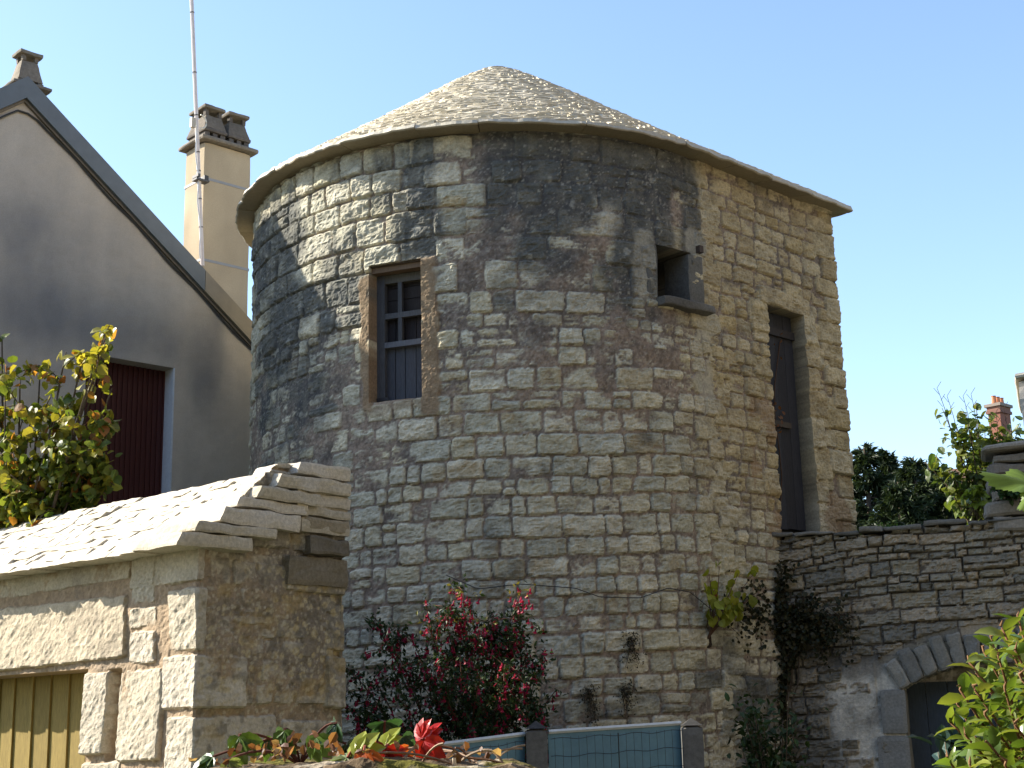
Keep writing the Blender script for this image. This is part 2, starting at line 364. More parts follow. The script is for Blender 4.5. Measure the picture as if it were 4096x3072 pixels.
    k = len(Pb); lo = Pb.copy(); lo[:, 2] = 0; hi = Pb.copy(); hi[:, 2] = ZT
    mb.add(np.concatenate([lo, hi]), np.array([[i+1, i, k+i, k+i+1] for i in range(k-1)]), (.38, .36, .3))
    mb.build('back_wall', M_STONE, tower)
build_tower_wall()

# ---- tower roof: courses of limestone slabs over a horseshoe eave
APEX = np.array([TC[0], TC[1], 8.125])
def eave_path(s, off):
    """outline at parameter s (closed: 0..1), offset outward"""
    arc = math.pi*RW; L = SC-ST; W = 2*RW; tot = arc+2*L+W; q = (np.asarray(s) % 1)*tot
    th = BE-math.pi+np.clip(q, 0, arc)/RW
    n = np.stack([np.sin(th), -np.cos(th), 0*th], -1); P = TC+(RW+off)*n
    a = np.clip(q-arc, 0, L); P = P+(a*(L+off)/L)[:, None]*GU
    b = np.clip(q-arc-L, 0, W); P = P+(b*(W+2*off)/W)[:, None]*GV
    c_ = np.clip(q-arc-L-W, 0, L); P = P-(c_*(L+off)/L)[:, None]*GU
    return P
def build_tower_roof():
    rg = np.random.RandomState(8); OFF = .155; ZE = 6.28
    def surf(s, t):
        E = eave_path(s, OFF); E[:, 2] = ZE+.036
        t = np.asarray(t, float); P = E*(1-t)[:, None]+APEX*t[:, None]
        r = (1-t)*2.5; zz = APEX[2]-(APEX[2]-ZE-.036)/2.5*(np.sqrt(r*r+.27**2))-.045*np.sin(np.pi*np.clip(r/2.5, 0, 1))
        P[:, 2] = np.minimum(zz, P[:, 2]+.06); return P
    mb = MB(); eb = MB()
    arc = math.pi*RW; tot = arc+2*(SC-ST)+2*RW
    NR = 78
    tt = np.linspace(0.015, .985, NR+1)
    for r in range(NR):
        t0, t1 = tt[r], tt[r+1]; s = rg.rand()*.02
        end = s+1
        while s < end-.002:
            wd = (.05+.16*rg.rand()**1.5)/(tot*(1-t0*.93)); wd = min(wd, end-s)
            jit = rg.randn(4)*.0035; th = .007+.011*rg.rand(); tl = rg.randn()*.004
            ss = np.array([s, s+wd*.985]); 
            a = surf(ss, np.full(2, t0)+jit[:2]); b = surf(ss, np.full(2, min(t1+.02, .995)))
            dn = np.array([0, 0, -.012]); up = np.array([0, 0, th])
            a2 = a+up+[[0, 0, tl], [0, 0, -tl]]; b2 = b+np.array([0, 0, .004])
            out = nrm((a-APEX)*[1, 1, 0])*(.004+rg.rand(2, 1)*.011)
            c = pal(np.array([rg.rand()]), [(.61, .53, .36), (.55, .48, .34), (.65, .57, .41), (.50, .45, .34)])[0]*(.8+.35*rg.rand())
            m2 = (a2[0]+a2[1])/2+out.mean(0)*1.2+[0, 0, rg.randn()*.004]; m1 = (a[0]+a[1])/2+dn+out.mean(0)*.6
            V = [a[0]+dn+out[0]*.6, m1, a[1]+dn+out[1]*.6, a2[0]+out[0]*rg.rand(), m2, a2[1]+out[1]*rg.rand(), b2[0], b2[1]]
            mb.add(V, [np.array([[0, 1, 4, 3], [1, 2, 5, 4]]), np.array([[3, 4, 5, 7, 6]]), np.array([[0, 3, 6], [2, 7, 5]])], c)
            s += wd
    cap = eave_path(np.linspace(0, 1, 20, endpoint=False), 0); d = nrm((cap-TC)*[1, 1, 0])
    for rr, z in ((.16, APEX[2]-.235), (.10, APEX[2]-.215)):
        V = np.concatenate([APEX*[1, 1, 0]+d*rr*(1+.1*rg.randn(20, 1))+[0, 0, z], APEX*[1, 1, 0]+d*rr*.95+[0, 0, z+.03]])
        i = np.arange(20); j = (i+1) % 20
        mb.add(V, [np.stack([i, j, j+20, i+20], 1), (i+20)[None]], (.5, .46, .35))
    roof = mb.build('roof', M_SLAB, tower)
    # eave slabs
    s = 0
    while s < 1:
        wd = (.45+.5*rg.rand())/tot; wd = min(wd, 1-s); n = max(4, int(wd*tot/.035)); ss = np.linspace(s, s+wd-.0004, n)
        lip = .02*fbm(ss*190, ss*0, 5, 3); z0 = ZE+rg.randn()*.004
        o_ = eave_path(ss, OFF); o_ = o_+nrm((o_-TC)*[1, 1, 0])*(lip[:, None]+.01*rg.rand()); i_ = eave_path(ss, -.15)
        mid = eave_path(ss, OFF); mid = mid+nrm((mid-TC)*[1, 1, 0])*(lip[:, None]-.006)
        zb = z0+.006*fbm(ss*130, ss*0+3, 6, 3); zt = z0+.042+.014*fbm(ss*190, ss*0+9, 7, 3)
        A = o_.copy(); A[:, 2] = zb+.012; B = mid.copy(); B[:, 2] = zt; C_ = i_.copy(); C_[:, 2] = z0+.034; D_ = i_.copy(); D_[:, 2] = z0
        A0 = mid.copy(); A0[:, 2] = zb
        V = np.concatenate([D_, A0, A, B, C_]); i = np.arange(n-1); F = []
        for q in range(4): F.append(np.stack([q*n+i, (q+1)*n+i, (q+1)*n+i+1, q*n+i+1], 1))
        e0 = np.array([[4*n, 3*n, 2*n, n, 0]]); e1 = np.array([[n-1, 2*n-1, 3*n-1, 4*n-1, 5*n-1]])
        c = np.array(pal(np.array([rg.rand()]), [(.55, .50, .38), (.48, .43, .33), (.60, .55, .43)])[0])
        cv = np.concatenate([np.broadcast_to(c*.55*np.array([1, .9, .75]), (n, 3))]*2+[np.broadcast_to(c, (n, 3))]*3)  # underside painted darker and browner: soffit shade and bounce in the colour
        eb.add(V, [np.concatenate(F), e0, e1], cv); s += wd
    eb.build('eave_course', M_SLAB, roof)
build_tower_roof()

# ---- joinery of the tower
def frame_at(s, z, rec):
    P, n = tower_path(np.array([s])); P = P[0]; n = n[0]; P[2] = z
    t = np.array([-n[1], n[0], 0]); return P-n*rec, t, n
UPV = np.array([0, 0, 1.])
def wcol(c, k, rg): return np.array(c)*(1+k*(rg.rand()-.5))
def build_window():
    rg = np.random.RandomState(3); sm_ = (WIN[0]+WIN[1])/2; P, t, n = frame_at(sm_, WIN[2], .0)
    half = .232; Hh = WIN[3]-WIN[2]
    fb = MB(); gy = (.075, .08, .088)
    def bar(x0, x1, z0, z1, d0, d1, mb, c): obox(mb, P+t*x0+UPV*z0-n*d1, t*(x1-x0), n*(d1-d0), UPV*(z1-z0), wcol(c, .3, rg))
    bar(-half, -half+.085, 0, Hh-.06, .125, .18, fb, gy); bar(half-.03, half+.03, 0, Hh-.06, .125, .18, fb, gy)
    bar(-half+.085, half-.03, Hh-.13, Hh-.06, .127, .178, fb, (.10, .095, .08)); bar(-half-.03, half+.03, Hh-.055, Hh+.02, .05, .19, fb, (.17, .12, .08))
    bar(-half+.085, half-.03, .46, .505, .122, .172, fb, (.11, .12, .14)); bar(-half+.085, half-.03, .70, .745, .128, .17, fb, gy)
    bar(-half+.086+.115, -half+.086+.150, .505, .70, .13, .165, fb, gy); bar(-half+.201, -half+.236, .745, Hh-.13, .13, .165, fb, gy)
    win = fb.build('window', M_WOOD, tower)
    bb = MB(); xs = [-half+.08, -.075, .01, .105, half]
    for a, b in zip(xs[:-1], xs[1:]):
        d = .168+.008*rg.rand(); bar(a+.003, b-.003, .0, .47, d, .195, bb, (.065, .072, .088))
        bar(a+.003, b-.003, .472, Hh-.36, d+.012, .196, bb, (.026, .023, .026))
    for a in range(3): bar(-half+.08, half, Hh-.36+.1*a, Hh-.265+.1*a, .178, .195, bb, (.028, .024, .024))
    bb.build('shutter_board', M_WOOD, win)
    hb = MB(); bar(-half-.005, -half+.12, .03, .055, .117, .128, hb, (.03, .03, .035)); hb.build('hinge', M_METAL, win)
    lb = MB(); bar(-half-.06, half+.0, Hh-.01, Hh+.035, .03, .16, lb, (.08, .06, .045)); lb.build('lintel', M_WOOD, tower)
build_window()
def build_niche():
    P, t, n = frame_at((NIC[0]+NIC[1])/2, 0, 0); hw = .185
    def blk(name, x0, x1, z0, z1, d0, d1, c, sd, taper=0):
        mb = MB(); c8 = []
        for z in (z0, z1):
            for x, d in ((x0, d1), (x1, d1), (x1, d0), (x0, d0)):
                c8.append(P+t*x-n*d+UPV*(z-(taper if (z == z0 and d == d0) else 0)))
        block(mb, c8, (8, 5, 8), .012, 9, sd, c, 30, .3); return mb.build(name, M_STONE, tower)
    blk('jamb_slab', -hw-.115, -hw+.005, NIC[2]-.03, NIC[3]+.02, .018, .3, (.12, .12, .11), 3)
    blk('jamb_slab', hw-.02, hw+.15, NIC[2]+.0, NIC[3]-.01, .004, .3, (.17, .165, .145), 4)
    blk('sill', -hw-.03, hw+.19, NIC[2]-.085, NIC[2]+.005, -.075, .3, (.15, .14, .12), 5, -.02)
    mb = MB(); obox(mb, P+t*(hw+.02)+UPV*(NIC[3]-.02)+n*.05, t*.045, n*.045, UPV*.06, (.06, .04, .03)); mb.build('hinge_pin', M_METAL, tower)
    bb = MB(); obox(bb, P-t*(hw+.01)+UPV*NIC[2]-n*.47, t*(2*hw+.02), n*.015, UPV*(NIC[3]-NIC[2]), (.04, .035, .03)); bb.build('niche_board', M_WOOD, tower)
build_niche()
def build_tower_door():
    rg = np.random.RandomState(6); P = TC+RW*GN+GU*(DOR[0]-ST); wd = DOR[1]-DOR[0]
    db = MB(); x = -.01
    for k in range(4):
        w_ = (wd+.02)/4; obox(db, P+GU*(x+.002)-GN*(.165+.006*rg.rand())+UPV*(3.22+.03*rg.rand()), GU*(w_-.005), GN*.03, UPV*1.93, wcol((.042, .043, .05), .5, rg)); x += w_
    d = db.build('door', M_WOOD, tower)
    rb = MB(); obox(rb, P-GN*.14+UPV*4.12, GU*wd*.72, GN*.035, UPV*.05, (.08, .065, .05)); rb.build('rail', M_WOOD, d); rb = MB(); obox(rb, P-GN*.14+UPV*4.95, GU*wd, GN*.03, UPV*.07, (.05, .045, .045)); rb.build('rail', M_WOOD, d)
    sb = MB(); obox(sb, P-GN*.19+UPV*3.0, GU*wd, GN*.06, UPV*.2, (.07, .055, .045)); sb.build('threshold', M_WOOD, tower)
build_tower_door()

# ================================================================== HOUSE WITH GABLE (left)
HA = np.array([-4.4564, 12.3097, 7.6696]); HS = .772; HW_ = 3.0; HL = 9.0
house = thing('gabled_house', (HA[0], HA[1], 0), 'beige rendered house with grey metal verge and dark red slatted door', 'house')
HD = (.752, 1.672, 3.4, 5.12)
def build_house():
    WO = HA+GV*.065
    gA = axis(-HW_+.1, HW_-.1, .035, [HD[0], HD[1]]); zA = axis(0, 1, .012)
    Sg, T = np.meshgrid(gA, zA); top = HA[2]-.13-HS*np.abs(Sg)
    zl = np.unique(np.r_[np.arange(0, 7.6, .035), HD[2]-.0015, HD[2]+.0015, HD[3]-.0015, HD[3]+.0015])
    Sg, Zg = np.meshgrid(gA, zl); Zc = np.minimum(Zg, HA[2]-.13-HS*np.abs(Sg))
    n = fbm(Sg*1.2, Zc*.9, 5, 4); n2 = fbm(Sg*5, Zc*2.5, 6, 4)
    C = np.broadcast_to(np.array([.40, .35, .28]), Sg.shape+(3,))*(1+.08*n2+.08*n+.06*fbm(Sg*14, Zc*14, 9, 3)+.06*fbm(Sg*7, Zc*.5, 12, 3))[..., None]
    def blob(s, z, rs, rz): return np.exp(-((Sg-s)/rs)**2-((Zc-z)/rz)**2)
    D = .75*blob(.7, 5.35, .7, .38)+.55*blob(-.1, 5.5, .7, .5)+.8*blob(2.0, 5.2, .16, .45)+.4*blob(1.6, 5.35, .6, .3)+.5*blob(2.15, 5.75, .1, .4)+.35*blob(.6, 6.2, 1.2, .5)
    D = np.clip(D+.5*n*sstep(.1, .4, D)+.3*n2*sstep(.1, .4, D)+.15*sstep(.1, .5, n), 0, 1); C = mixc(C, np.array([.12, .125, .13]), D*.75)
    h = .004*fbm(Sg*9, Zc*9, 8, 3); ins = (Sg > HD[0]) & (Sg < HD[1]) & (Zg > HD[2]) & (Zg < HD[3]); h = np.where(ins, -.2, h)
    P = WO*[1, 1, 0]+Sg[..., None]*GU+Zc[..., None]*UPV+h[..., None]*GN
    i = gridfaces(*Sg.shape); Pf = P.reshape(-1, 3)
    zz = Pf[i][:, :, 2]; i = i[(zz.max(1)-zz.min(1)) > 1e-4]
    jam = (np.abs(Sg-HD[0]) < .01)+(np.abs(Sg-HD[1]) < .01)
    obj('gable_wall', Pf, i, M_PLAST, house, C.reshape(-1, 3)*1.42)
    mb = MB(); B = WO*[1, 1, 0]; ze = HA[2]-.13-HS*(HW_-.1)
    for sx in (-1, 1):
        p = B+GU*sx*(HW_-.1); mb.add([p, p+GV*HL, p+GV*HL+UPV*ze, p+UPV*ze], np.array([[0, 1, 2, 3]]), (.40, .35, .28))
    p = B+GV*HL; w2 = HW_-.1; mb.add([p-GU*w2, p+GU*w2, p+GU*w2+UPV*ze, p+UPV*(HA[2]-.13), p-GU*w2+UPV*ze], np.array([[0, 1, 2, 3, 4]]), (.4, .33, .245))
    mb.build('side_wall', M_PLAST, house)
    # door reveal lining, slatted door
    mb = MB(); q = WO*[1, 1, 0]
    obox(mb, q+GU*(HD[1]-.012)+GN*.003-GN*.2+UPV*HD[2], GU*.016, GN*.2, UPV*(HD[3]-HD[2]), (.62, .66, .70))
    mb.build('door_lining', M_PAINT, house)
    mb = MB(); x = HD[0]; k = 0
    while x < HD[1]-.012:
        obox(mb, q+GU*x-GN*(.196-.012*(k % 2))+UPV*HD[2], GU*.026, GN*.03, UPV*(HD[3]-HD[2]-.003), (.075, .017, .012)); x += .027; k += 1
    mb.build('door', M_PAINT, house)
    # roof planes and verge
    rb = MB(); th = .1
    for sx in (-1, 1):
        a = HA+GV*.03-UPV*.02; e = a+GU*sx*HW_-UPV*HS*HW_; dn = -UPV*th
        V = [a, e, e+GV*HL, a+GV*HL]; V = V+[v+dn for v in V]
        hexa(rb, V if sx < 0 else [V[k] for k in (3, 2, 1, 0, 7, 6, 5, 4)], (.16, .11, .085))
    roof = rb.build('roof', M_TERRA, house)
    vb = MB(); sl_ = math.hypot(1, HS)
    for sx in (-1, 1):
        cuts = [0, 1.95, 2.62, HW_+.02] if sx > 0 else [0, 1.6, HW_+.02]
        for k, (x0, x1) in enumerate(zip(cuts[:-1], cuts[1:])):
            x1 = x1-.004 if k < len(cuts)-2 else x1; x0_ = x0
            a = HA-UPV*HS*x0+GU*sx*x0_; b = HA-UPV*HS*x1+GU*sx*x1; H_ = UPV*.215
            c = [(.15, .17, .18), (.25, .215, .16), (.26, .22, .165)][k]
            V = [a-H_, b-H_, b-H_+GV*.028, a-H_+GV*.028, a, b, b+GV*.12, a+GV*.12]
            V = [v-GN*(-.002*k) for v in V]
            hexa(vb, V if sx > 0 else [V[j] for j in (1, 0, 3, 2, 5, 4, 7, 6)], c)
    vb.build('verge', M_METAL, roof)
    wb = MB(); bb_ = MB()
    for sx in (-1, 1):
        x1 = HW_-.05; a = HA-UPV*.217; b = a+GU*sx*x1-UPV*HS*x1
        V = [a-UPV*.03+GV*.035, b-UPV*.03+GV*.035, b-UPV*.03+GV*.10, a-UPV*.03+GV*.10, a+GV*.035, b+GV*.035, b+GV*.10, a+GV*.10]
        hexa(bb_, V if sx > 0 else [V[j] for j in (1, 0, 3, 2, 5, 4, 7, 6)], (.2, .17, .13))
    bb_.build('soffit_board', M_WOOD, roof)
    xs = np.linspace(-.25, 2.6, 30); pts = [HA+GU*x-UPV*(.27+HS*abs(x)+.012*math.sin(x*9)+(.04 if x < 0.05 else 0))+GN*(-.052) for x in xs]
    tube(wb, pts, .011, 5, (.05, .05, .05)); wb.build('cable', M_PAINT, house)
    # chimneys
    def chimney(name_, base, wg, wv, z0, z1, ccol, pots, flare=.0):
        cb = MB(); p = base-GU*wg/2-GV*wv/2
        nx = 6; c8 = [p+UPV*z0, p+GU*wg+UPV*z0, p+GU*wg+GV*wv+UPV*z0, p+GV*wv+UPV*z0]; c8 = c8+[q+UPV*(z1-z0) for q in c8]
        block(cb, c8, (10, 6, 24), .004, 3, 7, ccol, 60, .28)
        ch = cb.build('chimney', M_PLAST, house); return ch
    def slab(mb, ctr, wg, wv, z0, z1, c, sd, amp=.006):
        p = ctr-GU*wg/2-GV*wv/2; c8 = [p+UPV*z0, p+GU*wg+UPV*z0, p+GU*wg+GV*wv+UPV*z0, p+GV*wv+UPV*z0]; c8 = c8+[q+UPV*(z1-z0) for q in c8]
        block(mb, c8, (6, 5, 3), amp, 12, sd, c, 30, .25)
    def capbox(mb, ctr, w0, v0, w1, v1, z0, z1, c, sd):
        c8 = []
        for z, a, b in ((z0, w0, v0), (z1, w1, v1)):
            for sa, sb in ((-1, -1), (1, -1), (1, 1), (-1, 1)): c8.append(ctr*[1, 1, 0]+GU*sa*a/2+GV*sb*b/2+UPV*z)
        block(mb, c8, (5, 5, 5), .008, 10, sd, c, 30, .25)
    # tall chimney on the right slope
    Yc = 15.0; cc = at(223, 160, Yc)*[1, 1, 0]+GV*.1
    wg, wv = .60, .40; zc = at(223, 150, Yc)[2]
    ch = chimney('chimney', cc, wg, wv, 5.2, zc, (.41, .34, .235), 2)
    kb = MB(); slab(kb, cc, wg+.14, wv+.14, zc+.001, zc+.045, (.20, .175, .14), 3); kb.build('ledge', M_CONC, ch)
    pb = MB()
    for k, sx in enumerate((-1, 1)):
        ct = cc+GU*sx*.155; z0 = zc+.047; dk = (.12, .105, .09)
        for a in (-1, 0, 1): capbox(pb, ct+GU*a*.1, .06, .36, .06, .36, z0, z0+.085, dk, 20+k+a)
        slab(pb, ct, .30, .40, z0+.087, z0+.125, dk, 30+k)
        capbox(pb, ct, .29, .38, .20, .27, z0+.127, z0+.30, (.15, .13, .105), 40+k)
        for a in (-1, 1):
            for b in (-1, 1): capbox(pb, ct+GU*a*.085+GV*b*.11, .04, .05, .04, .05, z0+.302, z0+.375, dk, 50+k)
        slab(pb, ct, .27, .35, z0+.377, z0+.412, (.17, .15, .12), 60+k, .01)
    pb.build('cowl', M_CONC, ch)
    tb = MB()
    for zf in (at(223, 193, Yc)[2]+.06, at(225, 268, Yc)[2]):
        tb = MB(); p = cc-GU*(wg/2+.004)-GV*(wv/2+.004); obox(tb, p+UPV*zf, GU*(wg+.008), GV*(wv+.008), UPV*.03, (.26, .27, .28)); tb.build('strap', M_METAL, ch)
    # ridge chimney
    rc = at(25.5, 90, HA[1]+.6)*[1, 1, 0]; zr = HA[2]
    zt_ = at(25.5, 55, rc[1])[2]; cb = MB(); capbox(cb, rc, .27, .24, .27, .24, zt_-1.1, zt_-.40, (.2, .18, .15), 71); ch2 = cb.build('chimney', M_CONC, house)
    kb = MB(); slab(kb, rc, .40, .36, zt_-.398, zt_-.37, (.17, .155, .13), 72); kb.build('ledge', M_CONC, ch2)
    pb = MB(); dk = (.17, .15, .12); z0 = zt_-.368
    for a in (-1, 1):
        for b in (-1, 1): capbox(pb, rc+GU*a*.10+GV*b*.085, .055, .055, .055, .055, z0, z0+.05, dk, 73)
    capbox(pb, rc, .26, .23, .16, .14, z0+.052, z0+.27, (.21, .18, .14), 74)
    for a in (-1, 1):
        for b in (-1, 1): capbox(pb, rc+GU*a*.065+GV*b*.055, .035, .035, .04, .04, z0+.272, z0+.33, dk, 75)
    slab(pb, rc, .235, .21, z0+.332, z0+.365, (.2, .18, .14), 76, .010); pb.build('cowl', M_CONC, ch2)
    # antenna mast strapped to the tall chimney
    base = at(202.5, 266, 14.62); p0 = at(190, -40, 14.45)
    mast = thing('antenna_mast', tuple(base), 'tall thin white leaning metal mast strapped to the beige chimney', 'mast')
    mb = MB(); L_ = p0-base
    pts = [base+L_*f for f in np.linspace(0, 1, 12)]; tube(mb, pts, .022, 8, (.62, .56, .53)); mb.build('pole', M_METAL, mast)
    mb = MB()
    for f in (.21, .3, .48, .62, .82, .36, .12): mb = MB(); tube(mb, [base+L_*f, base+L_*(f+.0035)], .025, 8, (.1, .09, .08)); mb.build('tape', M_METAL, mast)
    mb = MB(); q = base+L_*.268; cp_ = cc-GU*(wg/2)-GV*wv/2+UPV*q[2]
    obox(mb, q-GU*.06-GN*.05, GU*.16, GN*.10, UPV*.02, (.08, .08, .08)); obox(mb, q-GU*.05-GN*.06+UPV*.035, GU*.03, GN*.12, UPV*.03, (.1, .1, .1)); obox(mb, q+GU*.05-GN*.02+UPV*.03, GU*.05, GN*.05, UPV*.05, (.05, .05, .05))
    mb.build('bracket', M_METAL, mast)
    mb = MB(); pts = []
    for f in np.linspace(.02, .46, 26): pts.append(base+L_*f-GU*(.028+.012*math.sin(f*40))+GN*.02)
    tube(mb, pts, .008, 5, (.7, .7, .68))
    lp = base+L_*.44; pts = [lp+GU*(.03+.075*math.sin(a))+UPV*(.16*(1-math.cos(a))/2)+GN*.02 for a in np.linspace(0, math.pi, 10)]; tube(mb, pts, .008, 5, (.6, .58, .5)); mb.build('cable', M_PAINT, mast)
    mb = MB(); obox(mb, base+L_*.435-GU*.09, GU*.05, GN*.04, UPV*.11, (.4, .37, .3)); mb.build('junction_box', M_PAINT, mast)
build_house()

# ================================================================== STONE SHED (left foreground)
SA_ = R_(50.3); DV = np.array([-math.sin(SA_), math.cos(SA_), 0]); DG = np.array([math.cos(SA_), math.sin(SA_), 0])
SCN = np.array([-1.6253, 7.3, 0]); SHD = (.945, 2.6, .2, 1.985)
shed = thing('stone_shed', tuple(SCN), 'small sunlit shed of pale dressed limestone with a stepped stone slab roof', 'shed')
def build_shed():
    step = .0075
    sA = axis(-2.6, 1.02, step, [-SHD[0], 0]); sA = np.r_[-3.6, -3.2, -2.9, sA[1:]]; zA = np.r_[0, .6, axis(1.0, 3.06, step, [SHD[3]])]
    def path(s):
        a = np.maximum(-s, 0)[..., None]; b = np.maximum(s, 0)[..., None]
        n = np.where((s < -.001)[..., None], -DG, np.where((s > .001)[..., None], -DV, -DG-DV))
        return SCN+a*DV+b*DG, n
    def F(a, b, z0, z1, o=None): return (-b, -a, z0, z1, o)
    st = [F(.602, 3.6, 1.985, 2.40, .006), F(.34, .585, 1.985, 2.16, .004), F(.345, .59, 2.165, 2.29, -.004), F(.36, .59, 2.295, 2.56, -.004),
          (-.245, .06, 2.03, 2.36, .006), (-.29, .33, 1.745, 2.02, .008), (-.23, .55, 1.44, 1.72, .008), (-.26, .40, 1.2, 1.43, .01), F(.245, .34, 2.0, 2.4, -.02),
          F(.745, .962, 1.53, 1.968, .016), F(.27, .66, 1.49, 1.965, .004), F(.25, .6, 1.2, 1.46, .0), F(.61, .96, 1.2, 1.50, .004), F(.26, .62, .9, 1.2), F(.26, .95, .5, .9), F(.63, .96, .92, 1.19), (-.26, .3, .7, 1.2), (-.26, .4, .2, .7),
          F(-.05, .6, 2.38, 2.62, -.004), F(.6, 3.6, 2.40, 2.62, -.004), F(2.6, 3.6, .3, 1.985),
          (.56, 1.3, 1.35, 1.69, -.005), (.88, 1.3, 1.74, 2.03, .02), (.88, 1.3, 2.05, 2.32, .0), (.4, .8, .8, 1.28), (.5, 1.3, .8, 1.3),
          (.06, .55, 2.42, 2.56, -.01), (.58, 1.3, 2.36, 2.56, .01), (.7, 1.3, 2.57, 2.68, .01)]
    st += courses(rows(1.76, 2.4, .08, .15, 3), .36, .86, 140, (1, 3), .2)+courses(rows(2.58, 3.2, .08, .12, 4), .3, 1.3, 141, (1.5, 3.5), .1)
    def mf(S, Z): return -.06*sstep(.62, .67, -S)*sstep(.76, .735, -S)*sstep(1.98, 1.95, Z) + .026*sstep(1.7, 1.9, Z)*sstep(2.5, 2.35, Z)*sstep(.02, .1, S)*sstep(.95, .8, S)*(.8+.5*fbm(S*5, Z*5, 150, 3)) + .01*sstep(0, -.05, S)*fbm(S*4, Z*4, 149, 3)
    S, Z, h, sm, rid, face = masonry(sA, zA, st, 121, .010, .010, .010, .006, .006, -.016, mf, None, .02, 1.2, .011)
    fr = S < 0; lint = (S < -.6) & (Z > 1.98) & (Z < 2.41)
    dia = fbm((S*.75-Z)*26, (S+Z*.75)*6, 130, 3)
    h = h+np.where(fr, np.where(lint, .0028*dia, .0025*dia+.003*fbm(S*40, Z*40, 131, 3))*sm, .004*fbm(S*28, Z*28, 152, 3))
    n = fbm(S*2.2, Z*2.2, 155, 4); n2 = fbm(S*11, Z*11, 156, 4)
    Cf = pal(rid[..., 2], [(.52, .46, .36), (.48, .42, .31), (.55, .49, .40)])*(1+.10*fbm(S*8, Z*8, 133, 4))[..., None]
    Cf = np.where(lint[..., None], np.array([.50, .425, .31])*(1+.10*fbm(S*8, Z*8, 133, 4))[..., None], Cf)
    Cf = mixc(np.array([.36, .27, .18])*(1+.2*fbm(S*30, Z*30, 134, 3))[..., None], Cf, sm)
    Cf = mixc(Cf, np.array([.24, .20, .155]), sstep(.1, .7, fbm(S*3, Z*3, 135, 4)+.35*fbm(S*12, Z*12, 136, 3))*.5)
    Cg = pal(rid[..., 2], [(.40, .36, .28), (.35, .315, .245), (.44, .40, .32)])*(1+.18*fbm(S*8, Z*8, 153, 4))[..., None]
    Cg = mixc(np.array([.27, .21, .14])*(1+.25*fbm(S*20, Z*20, 154, 3))[..., None], Cg, sm)
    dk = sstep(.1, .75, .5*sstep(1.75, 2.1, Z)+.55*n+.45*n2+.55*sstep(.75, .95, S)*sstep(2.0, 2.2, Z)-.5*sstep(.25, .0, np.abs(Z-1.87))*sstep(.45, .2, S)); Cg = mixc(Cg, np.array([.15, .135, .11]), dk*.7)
    l1 = lichen(S, Z, 160, .8, .024)*sstep(1.72, 1.95, Z+.1*n)*sstep(2.6, 2.4, Z)*sstep(-.5, .1, n2+n); Cg = mixc(Cg, np.array([.42, .35, .20]), l1*.75)
    l2 = lichen(S+5, Z+2, 161, .6, .012); Cg = mixc(Cg, np.array([.42, .38, .28]), l2*.7); spk = sstep(.15, .5, fbm(S*22, Z*22, 163, 3)); Cg = mixc(Cg, np.array([.10, .09, .07]), spk*.55)
    l3 = sstep(.2, .5, fbm(S*6, Z*6, 162, 4)); Cg = mixc(Cg, np.array([.36, .26, .10]), l3*.4)
    C = mixc(Cf, Cg*1.25, sstep(-.01, .03, S+.02*n2))
    ins = (S < -SHD[0]) & (S > -SHD[1]) & (Z < SHD[3]); h = np.where(ins, -.3, h)
    P, nn = path(S); P = P+Z[..., None]*UPV+h[..., None]*nn
    ok = Z < 2.57+.62*np.clip((S+.05)/.72, 0, 1.0)
    f = gridfaces(*S.shape); f = f[ok.ravel()[f].all(1)]
    obj('wall', P.reshape(-1, 3), f, M_STONE, shed, C.reshape(-1, 3))
    mb = MB(); q = SCN+DG*1.0
    mb.add([q, q+DV*3.6, q+DV*3.6+UPV*3.05, q+UPV*3.05, q-DG+DV*3.6, q-DG+DV*3.6+UPV*2.55], [np.array([[0, 3, 2, 1], [1, 2, 5, 4]])], (.4, .35, .26)); mb.build('back_wall', M_STONE, shed)
    # yellow plank door
    rg = np.random.RandomState(2); db = MB(); x = SHD[0]-.02; k = 0
    while x < SHD[1]:
        w_ = .13+.05*rg.rand() if k % 2 else .028
        dd = .24 if k % 2 else .228
        obox(db, SCN+DV*x+DG*dd+UPV*.25, DV*(w_-.003), DG*.04, UPV*1.735, wcol((.26, .19, .055), .3, rg)); x += w_; k += 1
    db.build('door', M_WOOD, shed)
    # slab roof: big dressed slabs at the gable end, then ragged thinner courses
    rb = MB(); prof = [(-.175, 2.545, .075), (-.085, 2.625, .055), (.08, 2.685, .09), (.20, 2.78, .055), (.33, 2.84, .07), (.46, 2.915, .08), (.60, 3.005, .075)]
    RC = [(.56, .51, .41), (.50, .45, .35), (.61, .56, .47)]
    def slab(x0, x1, g0, g1, z0, th, lean, sd, amp, c, sub=None):
        a = SCN+DV*x0; b = SCN+DV*x1; j = rg.randn(4)*.005
        c8 = [a+DG*(g0+j[0])+UPV*z0, a+DG*g1+UPV*z0, b+DG*g1+UPV*z0, b+DG*(g0+j[1])+UPV*(z0+j[2]*.5)]
        c8 += [a+DG*(g0+j[0]+th*lean)+UPV*(z0+th), a+DG*g1+UPV*(z0+th), b+DG*g1+UPV*(z0+th), b+DG*(g0+j[1]+th*lean)+UPV*(z0+th+j[3]*.5)]
        block(rb, c8, sub or (8, max(3, int((x1-x0)/.028)), 3), amp, 9, sd, c, 40, .1)
